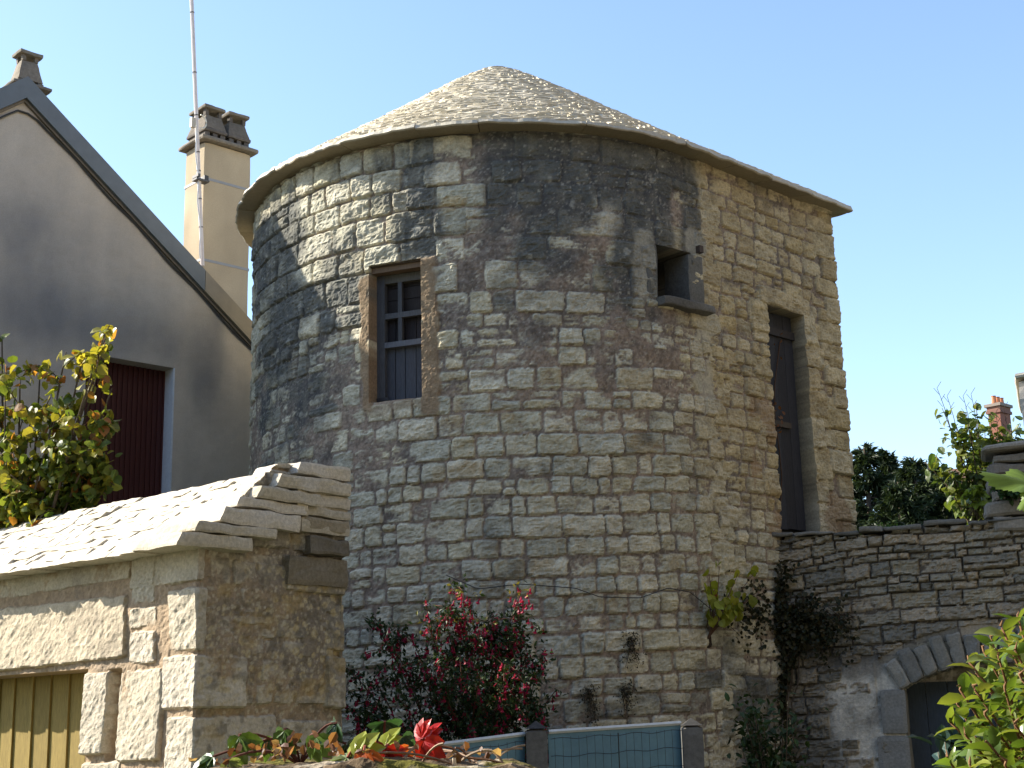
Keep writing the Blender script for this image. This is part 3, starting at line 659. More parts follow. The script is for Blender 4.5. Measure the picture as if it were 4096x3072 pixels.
    for r, (g0, z0, th) in enumerate(prof):
        L_ = .24+.2*rg.rand(); g1 = (1.02 if r > 4 else g0+.45+.15*rg.rand())
        slab(-.05-.025*rg.rand(), L_, g0, g1, z0, th*.97, .45, 200+r, .013, pal(np.array([rg.rand()]), RC)[0], (14, 9, 5))
        if r > 1: slab(-.04, .3, g1+.008, 1.03, z0+.004, th*.9, 0, 230+r, .013, pal(np.array([rg.rand()]), RC)[0]*.9, (10, 6, 4))
    NRW = 15
    for r in range(NRW):
        t = r/(NRW-1); g0 = -.175+.79*t; z0 = 2.545+.475*t; x = .2+.15*rg.rand()
        while x < 3.7:
            L_ = .10+.26*rg.rand()**1.3; th = .036+.008*rg.rand()
            slab(x, x+L_-.002, g0+rg.randn()*.006, g0+.3 if r < NRW-1 else 1.06, z0+rg.randn()*.002, th, 1.25+.35*rg.rand(), 260+r*41+int(x*100), .010, pal(np.array([rg.rand()]), RC)[0], (4, max(3, int(L_/.024)), 3)); x += L_
    rb.build('roof', M_STONE, shed)
    eb = MB()
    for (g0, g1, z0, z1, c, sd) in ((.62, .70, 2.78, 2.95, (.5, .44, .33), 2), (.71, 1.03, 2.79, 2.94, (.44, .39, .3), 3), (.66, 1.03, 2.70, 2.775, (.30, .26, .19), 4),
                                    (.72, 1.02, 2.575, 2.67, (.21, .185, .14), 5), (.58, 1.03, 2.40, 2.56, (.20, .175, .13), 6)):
        a = SCN-DV*(.03+.012*(sd % 3)); c8 = [a+DG*g0+UPV*z0, a+DG*g1+UPV*z0, a+DG*g1+DV*.3+UPV*z0, a+DG*g0+DV*.3+UPV*z0]; c8 += [q+UPV*(z1-z0) for q in c8]
        eb = MB(); block(eb, c8, (10, 5, 6), .016, 9, 300+sd, c, 24, .35); eb.build('corner_stone', M_STONE, shed)
build_shed()

# ================================================================== RIGHT-HAND WALL WITH ARCH
WA = R_(-18); WD = np.array([math.cos(WA), math.sin(WA), 0]); WN = np.array([math.sin(WA), -math.cos(WA), 0]); W0 = np.array([2.1811, 11.9273, 0])
gwall = thing('stone_wall', tuple(W0), 'shaded dry stone wall with an arched doorway, joined to the right side of the tower', 'wall')
AC = 1.60; ASP = 1.855; ACR = 2.03; AHW = AC-.925      # arch centre, springing, crown, half width
def build_gwall():
    rr = (AHW**2+(ACR-ASP)**2)/(2*(ACR-ASP)); zc = ACR-rr
    sA = axis(-.5, 3.4, .0115); zA = np.r_[0, .5, axis(1.0, 3.22, .0115)]
    lowc = courses(rows(.0, 2.1, .1, .2, 33), -.6, 3.5, 34, (.8, 2.0), .25); rq = np.random.RandomState(36)
    st = courses(rows(2.1, 3.3, .055, .125, 31), -.6, 3.5, 32, (1.3, 4.2), .05)+[q for q in lowc if not (.3 < q[0] < .9 and q[2] > 1.2 and rq.rand() < .38)]
    def mf(S, Z):
        m = sstep(2.15, 1.95, Z+.1*fbm(S*3, Z*3, 40, 3))*sstep(.2, .4, S); return .024*m
    def climb(S, Z): return -.06*np.clip(S, 0, 2)*sstep(2.0, 2.4, Z)-.02*np.sin(S*2.2)
    S, Z, h, sm, rid, face = masonry(sA, zA, st, 35, .03, .012, .009, .022, .018, -.04, mf, climb, .012, 2.6, .014)
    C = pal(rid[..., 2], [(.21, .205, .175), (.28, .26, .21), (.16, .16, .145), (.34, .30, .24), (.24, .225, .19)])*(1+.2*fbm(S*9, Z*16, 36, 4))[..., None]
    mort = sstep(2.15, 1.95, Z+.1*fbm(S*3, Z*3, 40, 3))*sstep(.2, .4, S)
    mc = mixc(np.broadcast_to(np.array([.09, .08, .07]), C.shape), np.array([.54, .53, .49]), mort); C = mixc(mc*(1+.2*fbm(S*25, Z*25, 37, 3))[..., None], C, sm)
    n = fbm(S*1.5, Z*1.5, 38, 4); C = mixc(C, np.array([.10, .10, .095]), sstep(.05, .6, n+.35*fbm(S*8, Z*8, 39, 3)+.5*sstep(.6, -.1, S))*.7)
    top = 3.10+.02*S+.035*fbm(S*3, S*0+2, 41, 3)+.02*np.sign(vn(S*5, S*0, 42))
    ins = (np.abs(S-AC) < AHW) & ((Z < ASP) | (np.hypot(S-AC, Z-zc) < rr)); 
    vous = (np.hypot(S-AC, Z-zc) < rr+.3) & (Z > ASP-.12) & (np.abs(S-AC) < AHW+.22)
    h = np.where(vous, -.03, h); h = np.where(ins, -.3, h)
    Zc = np.minimum(Z, top); h = np.where(Z > top, h-.25*np.clip((Z-top)/.05, 0, 1), h)
    P = W0+S[..., None]*WD+Zc[..., None]*UPV+h[..., None]*WN
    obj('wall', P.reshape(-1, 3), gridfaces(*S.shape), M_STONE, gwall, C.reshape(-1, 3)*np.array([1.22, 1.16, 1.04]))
    # body behind
    mb = MB(); p = W0-WD*.5-WN*.26; obox(mb, p, WD*1.4, -WN*.3, UPV*3.06, (.2, .19, .16)); obox(mb, p+WD*2.8, WD*1.1, -WN*.3, UPV*3.06, (.2, .19, .16)); obox(mb, p+WD*1.402+UPV*2.1, WD*1.396, -WN*.3, UPV*.96, (.2, .19, .16)); mb.build('wall_core', M_STONE, gwall)
    # capping stones along the top
    rg = np.random.RandomState(5); cb = MB(); x = -.05
    while x < 3.3:
        L_ = .14+.22*rg.rand(); t_ = .02+.025*rg.rand(); z = 3.095+.02*x+.012*rg.randn(); a = W0+WD*x+WN*(.02+.02*rg.rand()); b = a+WD*(L_-.01)
        c8 = [a+UPV*z, b+UPV*z, b-WN*.4+UPV*z, a-WN*.4+UPV*z]; c8 += [q+UPV*(t_+.008*rg.randn()) for q in c8]
        block(cb, c8, (6, 5, 3), .014, 9, 400+int(x*50), pal(np.array([rg.rand()]), [(.19, .185, .165), (.24, .225, .19), (.14, .14, .125)])[0], 20, .3); x += L_
    cb.build('coping_stone', M_STONE, gwall)
    # voussoirs
    a0 = math.asin(AHW/rr); N = 13
    for k in range(N):
        t0, t1 = -a0*1.06+2.12*a0*k/N+.004, -a0*1.06+2.12*a0*(k+1)/N-.006
        vb = MB(); r1 = rr+.235+.05*rg.rand(); c8 = []
        q = lambda r, t, d: W0+WD*(AC+r*math.sin(t))+UPV*(zc+r*math.cos(t))+WN*d
        d = .012+.015*rg.rand()
        c8 = [q(rr-.006*rg.rand(), t0, d), q(rr, t1, d), q(rr, t1, -.33), q(rr, t0, -.33), q(r1, t0, d), q(r1, t1, d), q(r1, t1, -.33), q(r1, t0, -.33)]
        block(vb, c8, (5, 5, 12), .016, 11, 600+k, pal(np.array([rg.rand()]), [(.24, .235, .20), (.33, .31, .26), (.19, .19, .17)])[0], 14, .4)
        vb.build('voussoir', M_STONE, gwall)
    db = MB(); x = AC-AHW-.02
    while x < AC+AHW:
        obox(db, W0+WD*x-WN*(.26+.004*rg.rand())+UPV*.1, WD*.166, WN*.03, UPV*1.80, wcol((.055, .07, .085), .3, rg)); x += .17
    db.build('door', M_WOOD, gwall)
    jb = MB()
    for k, (z0, z1) in enumerate(((1.5, 1.85), (1.17, 1.49), (.8, 1.16), (.3, .79))):
        a = W0+WD*(AC-AHW-.2-.05*(k % 2))+WN*.016; wd = .2+.05*(k % 2)+.004
        c8 = [a+UPV*z0, a+WD*wd+UPV*z0, a+WD*wd-WN*.31+UPV*z0, a-WN*.31+UPV*z0]; c8 += [q_+UPV*(z1-z0) for q_ in c8]
        block(jb, c8, (6, 5, 8), .008, 8, 700+k, (.27, .265, .235), 16, .25)
    jb.build('jamb_stone', M_STONE, gwall)
build_gwall()
# ---- raised earth terrace behind the wall
tz = 3.0
mb = MB(); t0 = W0-WN*.57
P4 = [t0-WD*.4, t0+WD*30, t0+WD*30-WN*60, t0-WD*.4-WN*30]
mb.add([p+UPV*0 for p in P4]+[p+UPV*tz for p in P4], BOXF, (.06, .07, .04)); o = mb.build('terrace', M_SOIL); o['kind'] = 'structure'

# ---- taller pier of big dry stones at the right edge
pier = thing('stone_pier', tuple(W0+WD*1.72), 'rough dry stone pier rising above the wall at the right edge', 'pier')
rg = np.random.RandomState(12); z = 3.05; k = 0; pb = MB()
for (z1, x0) in ((3.17, 1.72), (3.30, 1.66), (3.39, 1.74), (3.50, 1.70), (3.60, 1.72), (3.675, 1.77)):
    x = x0
    while x < 3.4:
        L_ = .25+.25*rg.rand(); a = W0+WD*x+WN*(.01+.03*rg.rand()); b = a+WD*(L_-.012)
        c8 = [a+UPV*z, b+UPV*z, b-WN*.45+UPV*z, a-WN*.45+UPV*z]; c8 += [q+UPV*(z1-z-.008) for q in c8]
        block(pb, c8, (8, 6, 5), .018, 7, 800+k, pal(np.array([rg.rand()]), [(.22, .2, .17), (.27, .245, .20), (.17, .16, .14)])[0], 9, .3); x += L_; k += 1
    z = z1
pb.build('stonework', M_STONE, pier)
cb = MB(); a = W0+WD*1.68+WN*.1; c8 = [a+UPV*3.68, a+WD*.9+UPV*3.72, a+WD*.9-WN*.6+UPV*3.72, a-WN*.6+UPV*3.68]; c8 += [q+UPV*.055 for q in c8]
block(cb, c8, (12, 8, 3), .014, 7, 850, (.29, .27, .23), 10, .3); cb.build('cap_slab', M_STONE, pier)
# ---- unseen buildings added right and behind the camera to cut skylight and bounce sun
def plain_building(name, label, x0, x1, y0, y1, ze, zr, c, rc):
    t = thing(name, ((x0+x1)/2, (y0+y1)/2, 0), label, 'building'); mb = MB()
    mb.add([(x0, y0, 0), (x1, y0, 0), (x1, y1, 0), (x0, y1, 0), (x0, y0, ze), (x1, y0, ze), (x1, y1, ze), (x0, y1, ze)], BOXF[2:], c); mb.build('wall', M_PLAST, t)
    mb = MB()
    if y1-y0 > x1-x0: xm = (x0+x1)/2; r = [(xm, y0-.3, zr), (xm, y1+.3, zr)]; e = [(x0-.3, y0-.3, ze-.1), (x0-.3, y1+.3, ze-.1), (x1+.3, y0-.3, ze-.1), (x1+.3, y1+.3, ze-.1)]
    else: ym = (y0+y1)/2; r = [(x0-.3, ym, zr), (x1+.3, ym, zr)]; e = [(x0-.3, y0-.3, ze-.1), (x1+.3, y0-.3, ze-.1), (x0-.3, y1+.3, ze-.1), (x1+.3, y1+.3, ze-.1)]
    mb.add(r+e, [np.array([[0, 1, 3, 2], [0, 4, 5, 1]]), np.array([[0, 2, 4], [1, 5, 3]])], rc); mb.build('roof', M_TERRA, t)
plain_building('added_block_right', 'tall unseen building added on the right to block sky and bounce warm light', 6.2, 12.5, -4, 13.0, 9, 12, (.16, .142, .115), (.18, .12, .09))
plain_building('added_block_behind', 'unseen building added behind the viewer to cut skylight and deepen the shade', -16, 6.0, -12, -3.2, 9.0, 12, (.14, .13, .11), (.18, .12, .09))
# ================================================================== VEGETATION AND SMALL THINGS
T_FOLD = (np.array([(0, 0, 0), (.3, .42, .07), (.7, .38, .05), (1, 0, -.12), (.7, -.38, .05), (.3, -.42, .07), (.35, 0, 0), (.7, 0, -.03)]),
          [np.array([[6, 7, 2, 1], [7, 6, 5, 4]]), np.array([[0, 6, 1], [7, 3, 2], [0, 5, 6], [7, 4, 3]])])
T_ROUND = (np.array([(0, 0, 0), (.02, .3, .05), (.3, .5, .06), (.65, .42, .02), (1, 0, -.18), (.65, -.42, .02), (.3, -.5, .06), (.02, -.3, .05), (.35, 0, 0), (.7, 0, -.06)]),
           [np.array([[0, 8, 2, 1], [8, 9, 3, 2], [0, 7, 6, 8], [8, 6, 5, 9]]), np.array([[9, 4, 3], [9, 5, 4]])])
T_SMALL = (np.array([(0, 0, 0), (.45, .5, .1), (1, 0, -.05), (.45, -.5, .1)]), [np.array([[0, 2, 1], [0, 3, 2]])])
T_LONG = (np.array([(0, 0, 0), (.25, .5, .05), (.6, .45, .0), (1, 0, -.2), (.6, -.45, .0), (.25, -.5, .05), (.6, 0, -.06)]), [np.array([[0, 6, 2, 1], [0, 5, 4, 6]]), np.array([[6, 3, 2], [6, 4, 3]])])
def leaves(mb, P, D, N, L, W, C, T=T_FOLD):
    P = np.asarray(P, float); n = len(P)
    D = nrm(D); B = nrm(np.cross(N, D)); N = np.cross(D, B)
    L = np.broadcast_to(L, (n,))[:, None, None]; W = np.broadcast_to(W, (n,))[:, None, None]
    tv = T[0]; V = P[:, None]+D[:, None]*tv[None, :, :1]*L+B[:, None]*tv[None, :, 1:2]*W+N[:, None]*tv[None, :, 2:]*L
    k = len(tv); off = (np.arange(n)*k)[:, None, None]
    C = np.broadcast_to(C, (n, 3)); mb.add(V.reshape(-1, 3), [(f[None]+off).reshape(-1, f.shape[1]) for f in T[1]], np.repeat(C, k, 0))
def rdir(rg, n, up=0., s=1.): 
    d = rg.randn(n, 3)*s; d[:, 2] += up; return nrm(d)
def lcol(rg, n, cs, k=.25): return pal(rg.rand(n), cs)*(1+k*(rg.rand(n, 1)-.5)*2)
def along(pts, rg, n, lo=0., hi=1., spread=.05):
    pts = np.asarray(pts); t = (lo+(hi-lo)*rg.rand(n))*(len(pts)-1); i = np.minimum(t.astype(int), len(pts)-2); f = (t-i)[:, None]
    return pts[i]*(1-f)+pts[i+1]*f+rg.randn(n, 3)*spread, nrm(pts[i+1]-pts[i])

# ---- hazel tree, left, between shed and house
def hazel():
    rg = np.random.RandomState(31); base = np.array([-3.45, 9.75, 0])
    t = thing('hazel_tree', tuple(base), 'hazel tree with yellow and green leaves in front of the red slatted door', 'tree')
    sb = MB(); lb = MB(); fork = base+[0, 0, 1.6]
    tube(sb, curve3(base, base+[.03, 0, .8], fork), [.08, .075, .07, .065, .06, .06, .055, .05], 8, (.13, .10, .075))
    P_, D_, C_ = [], [], []
    tips = [((112, 326), 9.45, 1), ((101, 345), 9.35, 1), ((84, 352), 9.5, 1), ((112, 388), 9.5, .9), ((98, 372), 9.6, .9), ((66, 352), 9.6, .6), ((60, 385), 9.5, .9), ((40, 372), 9.7, .8), ((20, 378), 9.6, .8), ((2, 335), 9.8, .5), ((-20, 330), 9.8, .8),
            ((105, 440), 9.4, .4), ((92, 448), 9.4, .3), ((80, 405), 9.6, .7), ((55, 420), 9.4, .6), ((85, 470), 9.5, .3), ((90, 490), 9.6, .3), ((30, 420), 9.5, .5), ((5, 400), 9.6, .6), ((-10, 440), 9.7, .5), ((60, 460), 9.5, .3), ((30, 470), 9.5, .2), ((5, 480), 9.6, .2), ((70, 495), 9.7, .2), ((45, 500), 9.7, .15), ((15, 510), 9.6, .1), ((-30, 400), 9.9, .6), ((-40, 480), 9.8, .3)]
    for (px, Y, wm) in tips:
        tp = at(px[0], px[1], Y); mid = (fork+tp)/2+[-.12+.2*rg.rand(), .1*rg.randn(), .15+.1*rg.rand()]
        pts = curve3(fork, mid, tp, 12); tube(sb, pts, np.linspace(.022, .005, 12), 5, (.11, .085, .06))
        n = int(46+20*rg.rand()) if wm > .45 else int(110+30*rg.rand())
        for s in range(7 if wm > .45 else 12):
            a = pts[rg.randint(5, 12)]; b = a+rdir(rg, 1, .25)[0]*(.12+.14*rg.rand()); tw = curve3(a, (a+b)/2+[0, 0, .03], b, 5); tube(sb, tw, .004, 4, (.12, .09, .06))
            p, d = along(tw, rg, n//6+2, .2, 1, .02); P_.append(p); D_.append(np.tile([[0, 0, 0]], (len(p), 1))); C_.append(np.full(len(p), wm))
        p, d = along(pts, rg, n//2, .45, 1, .045); P_.append(p); D_.append(d*.0); C_.append(np.full(len(p), wm))
    P = np.concatenate(P_); wm = np.concatenate(C_); n = len(P); D = rdir(rg, n, -.55); N = nrm(rg.randn(n, 3)*.6+[-.5, -.3, .5])
    g = lcol(rg, n, [(.07, .11, .02), (.10, .14, .025), (.13, .16, .03)]); y = lcol(rg, n, [(.26, .25, .035), (.32, .28, .05), (.22, .24, .03)]); orr = lcol(rg, n, [(.34, .17, .04), (.30, .11, .03)])  # leaf colours carry the light: yellow for sunlit tips, dark green for shaded ones
    q = rg.rand(n); c = np.where((q < wm*.9)[:, None], y, g); c = np.where((rg.rand(n) < .03+.07*wm)[:, None], orr, c)
    L = .048+.036*rg.rand(n); leaves(lb, P, D, N, L, L*.9, c, T_ROUND)
    sb.build('branches', M_BARK, t, True); lb.build('foliage', M_LEAF, t)
hazel()

# ---- fuchsia bush in flower
def flowers(mb, P, rg, L=.035):
    n = len(P); D = nrm(np.array([0, 0, -1.])+rg.randn(n, 3)*.18); A = nrm(np.cross(D, rg.randn(n, 3))); B = np.cross(D, A)
    prof = [(0, .0012), (.16, .0016), (.2, .0045), (.5, .0058), (.62, .0045), (1.0, .016), (1.25, .002)]
    V = []; k = 5
    for (x, r) in prof:
        for j in range(k):
            th = 2*np.pi*j/k+(.6 if x == 1. else 0); V.append(P+D*(x*L)+A*(r*math.cos(th))+B*(r*math.sin(th)))
    V = np.stack(V, 1); f = []
    for a in range(len(prof)-1):
        if a == 5: continue
        for j in range(k): f.append([a*k+j, a*k+(j+1) % k, (a+1)*k+(j+1) % k, (a+1)*k+j])
    for j in range(k): f.append([4*k+j, 4*k+(j+1) % k, 6*k+(j+1) % k, 6*k+j])
    m = len(prof)*k; F = (np.array(f)[None]+(np.arange(n)*m)[:, None, None]).reshape(-1, 4)
    c = lcol(rg, n, [(.46, .014, .07), (.36, .012, .06), (.50, .03, .09)]); mb.add(V.reshape(-1, 3), F, np.repeat(c, m, 0))
def fuchsia():
    rg = np.random.RandomState(17); base = np.array([-.35, 9.75, 0])
    t = thing('fuchsia_bush', tuple(base), 'dark leafy fuchsia bush covered in hanging crimson flowers, against the round tower', 'bush')
    sb, lb, fb = MB(), MB(), MB(); LP, FP = [], []
    tips = [(463, 592, 9.5), (521, 592, 9.6), (428, 625, 9.4), (446, 622, 9.5), (478, 628, 9.4), (500, 640, 9.5), (492, 612, 9.7), (458, 612, 9.6), (384, 640, 9.6), (398, 655, 9.4), (352, 672, 9.5), (375, 680, 9.3), (545, 648, 9.5), (528, 655, 9.6), (556, 690, 9.4), (540, 668, 9.3), (565, 735, 9.4), (420, 660, 9.2), (460, 655, 9.1), (505, 665, 9.2), (480, 680, 9.0), (440, 690, 9.0), (400, 700, 9.1), (520, 700, 9.1), (355, 715, 9.3), (370, 730, 9.2), (545, 720, 9.2), (470, 720, 8.95), (430, 730, 8.95), (500, 730, 9.0), (395, 735, 9.0), (340, 700, 9.5), (410, 636, 9.6), (515, 628, 9.7)]
    for (x, y, Y) in tips:
        tp = at(x, y, Y); b0 = base+[.15*rg.randn(), .12*rg.randn(), 0]; mid = (b0*.45+tp*.55)+[-.0, 0, .35+.15*rg.rand()]; mid[:2] = b0[:2]*.55+tp[:2]*.45
        pts = curve3(b0, mid, tp, 18); tube(sb, pts, np.linspace(.011, .003, 18), 5, (.13, .06, .04))
        p, d = along(pts, rg, 110, .45, 1, .04); LP.append(p)
        p, d = along(pts, rg, 9, .82, 1.0, .02); FP.append(p)
        for s in range(9):
            a = pts[rg.randint(8, 18)]; dd = rdir(rg, 1, .15)[0]; b = a+dd*(.12+.16*rg.rand())-np.array([0, 0, .05]); tw = curve3(a, a+dd*.1+[0, 0, .04], b, 6); tube(sb, tw, .0025, 4, (.14, .06, .04))
            p, d = along(tw, rg, 38, .1, 1, .025); LP.append(p); p, d = along(tw, rg, 4, .45, 1, .012); FP.append(p)
    P = np.concatenate(LP); P = P[P[:, 2] > .3]; n = len(P); L = .028+.02*rg.rand(n)
    leaves(lb, P, rdir(rg, n, -.3), rdir(rg, n, .9, .7), L, L*.5, lcol(rg, n, [(.018, .04, .014), (.03, .055, .018), (.045, .08, .022), (.022, .04, .015)], .3), T_SMALL)
    ys = [at(x, y, 9.5)+[0, 0, -.02] for x, y in ((463, 590), (521, 588), (428, 622), (456, 615), (482, 622))]
    for q in ys: p = q+rg.randn(14, 3)*[.05, .05, .03]; leaves(lb, p, rdir(rg, 14, .3), rdir(rg, 14, .9, .7), .04, .02, lcol(rg, 14, [(.22, .22, .05), (.28, .24, .05)]), T_SMALL)
    F = np.concatenate(FP); keep = (F[:, 2] > .9) & (rg.rand(len(F)) < np.where(F[:, 2] > 2.0, 1., .62)); flowers(fb, F[keep], rg)
    q = np.concatenate([y_+rg.randn(12, 3)*[.045, .045, .06]-[0, 0, .06] for y_ in ys]); flowers(fb, q, rg, .04)
    sb.build('stems', M_BARK, t, True); lb.build('foliage', M_DARKLEAF, t); fb.build('flowers', M_PETAL, t)
fuchsia()

# ---- plants rooted on the walls
def cylp(x, y, R=RW):
    d = ray(x, y); a = d[:2]@d[:2]; b = -2*d[:2]@TC[:2]; c = TC[:2]@TC[:2]-R*R; t = (-b-math.sqrt(max(b*b-4*a*c, 0)))/(2*a); return O+d*t
def wallp(x, y):
    d = ray(x, y); return O+d*(((W0-O)@WN)/(d@WN))
def linden():
    rg = np.random.RandomState(23); base = cylp(708, 640); t = thing('linden_sapling', tuple(base), 'small yellow green linden sapling sprouting from a hole in the tower wall', 'sapling')
    out = nrm(base-TC)*[1, 1, 0]; sb, lb, hb = MB(), MB(), MB(); P = []
    for (x, y) in ((708, 568), (720, 590), (747, 592), (737, 600), (693, 588), (700, 600), (725, 575), (715, 605), (730, 610), (742, 575), (697, 575)):
        e = cylp(x, y)+out*(.12+.08*rg.rand()); pts = curve3(base-out*.02, base+out*.14+[0, 0, .12], e, 10); tube(sb, pts, np.linspace(.008, .0025, 10), 5, (.12, .07, .045)); p, d = along(pts, rg, 4, .55, 1, .03); P.append(p); P.append(e[None])
    for k in range(34): P.append((cylp(702+rg.rand()*28, 600+rg.rand()*26)+out*(.08+.12*rg.rand()))[None])
    P = np.concatenate(P); n = len(P); L = .06+.03*rg.rand(n)
    c = lcol(rg, n, [(.30, .32, .03), (.23, .27, .03), (.34, .34, .04)]); c = np.where((rg.rand(n) < .08)[:, None], np.array([.22, .07, .03]), c)
    leaves(lb, P+[0, 0, .03], nrm(rg.randn(n, 3)*.45+[0, 0, -1]), nrm(out+rg.randn(n, 3)*.4), L, L*.95, c, T_ROUND)
    c8 = [base-out*.005+np.array(q) for q in ((-.03, 0, -.06), (.03, .01, -.06), (.03, .03, -.06), (-.03, .03, -.06), (-.025, 0, .06), (.03, .01, .06), (.03, .03, .06), (-.025, .03, .06))]
    block(sb, c8, (4, 3, 5), .012, 12, 3, (.045, .033, .025), 6, .3)  # dark block standing in for the shaded hole at the root
    sb.build('stems', M_BARK, t); lb.build('foliage', M_LEAF, t)
linden()
def ivy():
    rg = np.random.RandomState(29); base = wallp(782, 768)*[1, 1, 0]
    t = thing('ivy', tuple(base), 'dark straggling ivy in the corner between tower and dry stone wall', 'ivy')
    sb, lb = MB(), MB(); P = []
    def put(x, y, lim):
        q = wallp(x, y) if x > 778 else cylp(min(x, 775), y); q = q + (WN if x > 778 else nrm((q-TC)*[1, 1, 0]))*(.03+lim*rg.rand()); return q
    for k in range(3600):
        u = rg.rand()
        if u < .5: x = 775+abs(rg.randn())*32; y = 622+rg.randn()*13+(x-775)*.12+6*math.sin(x*.2)
        elif u < .85: y = 560+rg.rand()*210; x = 781+rg.randn()*(6+4*math.sin(y*.07))
        else: x = 765-abs(rg.randn())*18; y = 612+rg.randn()*16
        if x < 862: P.append(put(x, y, .09))
    for k in range(9):
        x = 776+rg.rand()*12; pts = [put(x+rg.randn()*2.5+(2 if k > 5 else 0)*j, 775-j*18, .02) for j in range(11)]; tube(sb, pts, .006, 5, (.09, .07, .05))
    for k in range(5): pts = [put(782+j*9, 618+rg.randn()*5, .02) for j in range(9)]; tube(sb, pts, .004, 4, (.09, .07, .05))
    P = np.array(P); n = len(P); L = .024+.024*rg.rand(n)
    leaves(lb, P, rdir(rg, n, -.5), nrm(WN+rg.randn(n, 3)*.6), L, L*.85, lcol(rg, n, [(.018, .026, .011), (.03, .035, .015), (.055, .045, .02), (.025, .03, .012)], .3), T_FOLD)
    sb.build('stems', M_BARK, t); lb.build('foliage', M_DARKLEAF, t)
ivy()
def shrub(name, label, cat, base, tips, nl, L0, cs, seed, mat, T=T_FOLD, wr=.55, r0=.008, spread=.05, droop=-.2, stemc=(.12, .09, .06), lo=.3, group=None, lift=.15):
    rg = np.random.RandomState(seed); base = np.asarray(base, float); t = thing(name, tuple(base), label, cat, group); sb, lb = MB(), MB(); P = []; DD = []
    for tp in tips:
        tp = np.asarray(tp); mid = base*.4+tp*.6; mid[:2] = base[:2]*.6+tp[:2]*.4; mid[2] += lift; pts = curve3(base+rg.randn(3)*[.02, .02, 0], mid, tp, 14); tube(sb, pts, np.linspace(r0, r0*.3, 14), 5, stemc)
        p, d = along(pts, rg, nl, lo, 1, spread); P.append(p); DD.append(d)
    P = np.concatenate(P); d = np.concatenate(DD); n = len(P); L = L0*(.65+.6*rg.rand(n))
    leaves(lb, P, nrm(rdir(rg, n, droop)+d*.35), nrm(rg.randn(n, 3)*.55+[-.25, -.3, .8]), L, L*wr, lcol(rg, n, cs), T)
    sb.build('stems', M_BARK, t, True); lb.build('foliage', mat, t); return t
rg = np.random.RandomState(41)
b = at(775, 768, 10.2)*[1, 1, 0]
shrub('creeper_bush', 'dark green leafy creeper low at the foot of the tower, below the ivy', 'shrub', b, [at(735+rg.rand()*65, 690+rg.rand()*75, 10.0+.4*rg.rand()) for k in range(26)], 34, .06, [(.025, .05, .015), (.04, .075, .02), (.02, .035, .012)], 42, M_DARKLEAF, spread=.06, lo=.55)
for k, (pts, lab) in enumerate((([(632, 640), (628, 655), (636, 665), (625, 648), (622, 668)], 'dry dark weed tuft on the tower wall, uppermost of the three above the fence'),
                       ([(588, 690), (582, 704), (596, 712), (590, 722), (598, 735)], 'dry dark weed hanging on the tower wall above the blue panel'),
                       ([(624, 690), (628, 704), (622, 716), (634, 690)], 'thin dry weed strand on the tower wall, above the middle of the blue panel'))):
    p0 = cylp(*pts[0]); n0 = nrm((p0-TC)*[1, 1, 0])
    shrub('wall_weed', lab, 'weed', p0-n0*.01, [cylp(x, y)+n0*(.03+.05*rg.rand()) for x, y in pts for q in range(3)], 22, .022, [(.03, .035, .015), (.06, .05, .025), (.04, .035, .02)], 50+k, M_DARKLEAF, T_SMALL, .5, .003, .03, -.3, group='dry weeds on the tower wall', lo=.1, lift=.02)
shrub('wall_weed', 'bright green weed growing on top of the dry stone wall', 'weed', wallp(890, 531)-WN*.12, [wallp(872+4*k, 528-4*rg.rand())-WN*(.1+.1*rg.rand()) for k in range(9)], 14, .03, [(.06, .13, .03), (.08, .16, .035)], 56, M_LEAF, T_SMALL, .6, .002, .02, 0, lo=.3, lift=.02)
# ---- lilac-like shrub and conifers behind the wall
b = at(985, 512, 15.0); b[2] = 3.0
tips = [at(x, y, 14.8+.6*rg.rand()) for x, y in ((942, 408), (968, 425), (976, 402), (955, 440), (935, 455), (925, 462), (948, 470), (960, 452), (985, 430), (978, 455), (994, 440), (1002, 450), (965, 480), (950, 490), (1010, 432), (990, 470), (940, 478), (1016, 455), (972, 470), (958, 500), (970, 505), (975, 420), (985, 428), (992, 414), (1003, 424), (1012, 431), (1021, 424), (966, 412), (956, 425), (998, 436), (1018, 438))]
shrub('lilac_bush', 'sunlit lilac bush with heart shaped leaves and bare twigs behind the dry stone wall', 'bush', b, tips, 40, .105, [(.05, .09, .02), (.09, .13, .03), (.18, .20, .045), (.07, .11, .025)], 61, M_LEAF, T_ROUND, .62, .013, .035, -.7, lo=.42)
tw = MB(); par = bpy.data.objects['lilac_bush']
for k, (x, y) in enumerate(((937, 388), (947, 396), (963, 396), (971, 394), (1004, 408), (996, 412))):
    e = at(x, y, 14.9); s = at(x+16-3*k, y+52, 15.0); tube(tw, curve3(s, (s+e)/2+[.03, 0, 0], e, 6), np.linspace(.005, .0025, 6), 4, (.07, .05, .04))
    for j in range(4): q = e+(s-e)*.12*j; tube(tw, [q, q+np.array([.05*(-1)**j, 0, .07])], .0025, 4, (.07, .05, .04))
tw.build('bare_twigs', M_BARK, par)
shrub('wall_weed', 'sunlit yellow green seedling at the foot of the lilac bush', 'weed', at(973, 516, 13.6), [at(958+rg.rand()*30, 490+rg.rand()*18, 13.5) for k in range(10)], 7, .07, [(.16, .20, .03), (.12, .17, .03)], 63, M_LEAF, T_ROUND, .8, .004, .03, -.2, lo=.5)
shrub('wall_weed', 'dark trailing weed on the stones of the pier', 'weed', wallp(1008, 492)+WN*.06, [wallp(992+rg.rand()*34, 484+rg.rand()*22)+WN*.12 for k in range(12)], 12, .045, [(.04, .09, .02), (.03, .06, .02)], 64, M_LEAF, T_ROUND, .8, .003, .02, -.2, lo=.3, lift=.02)
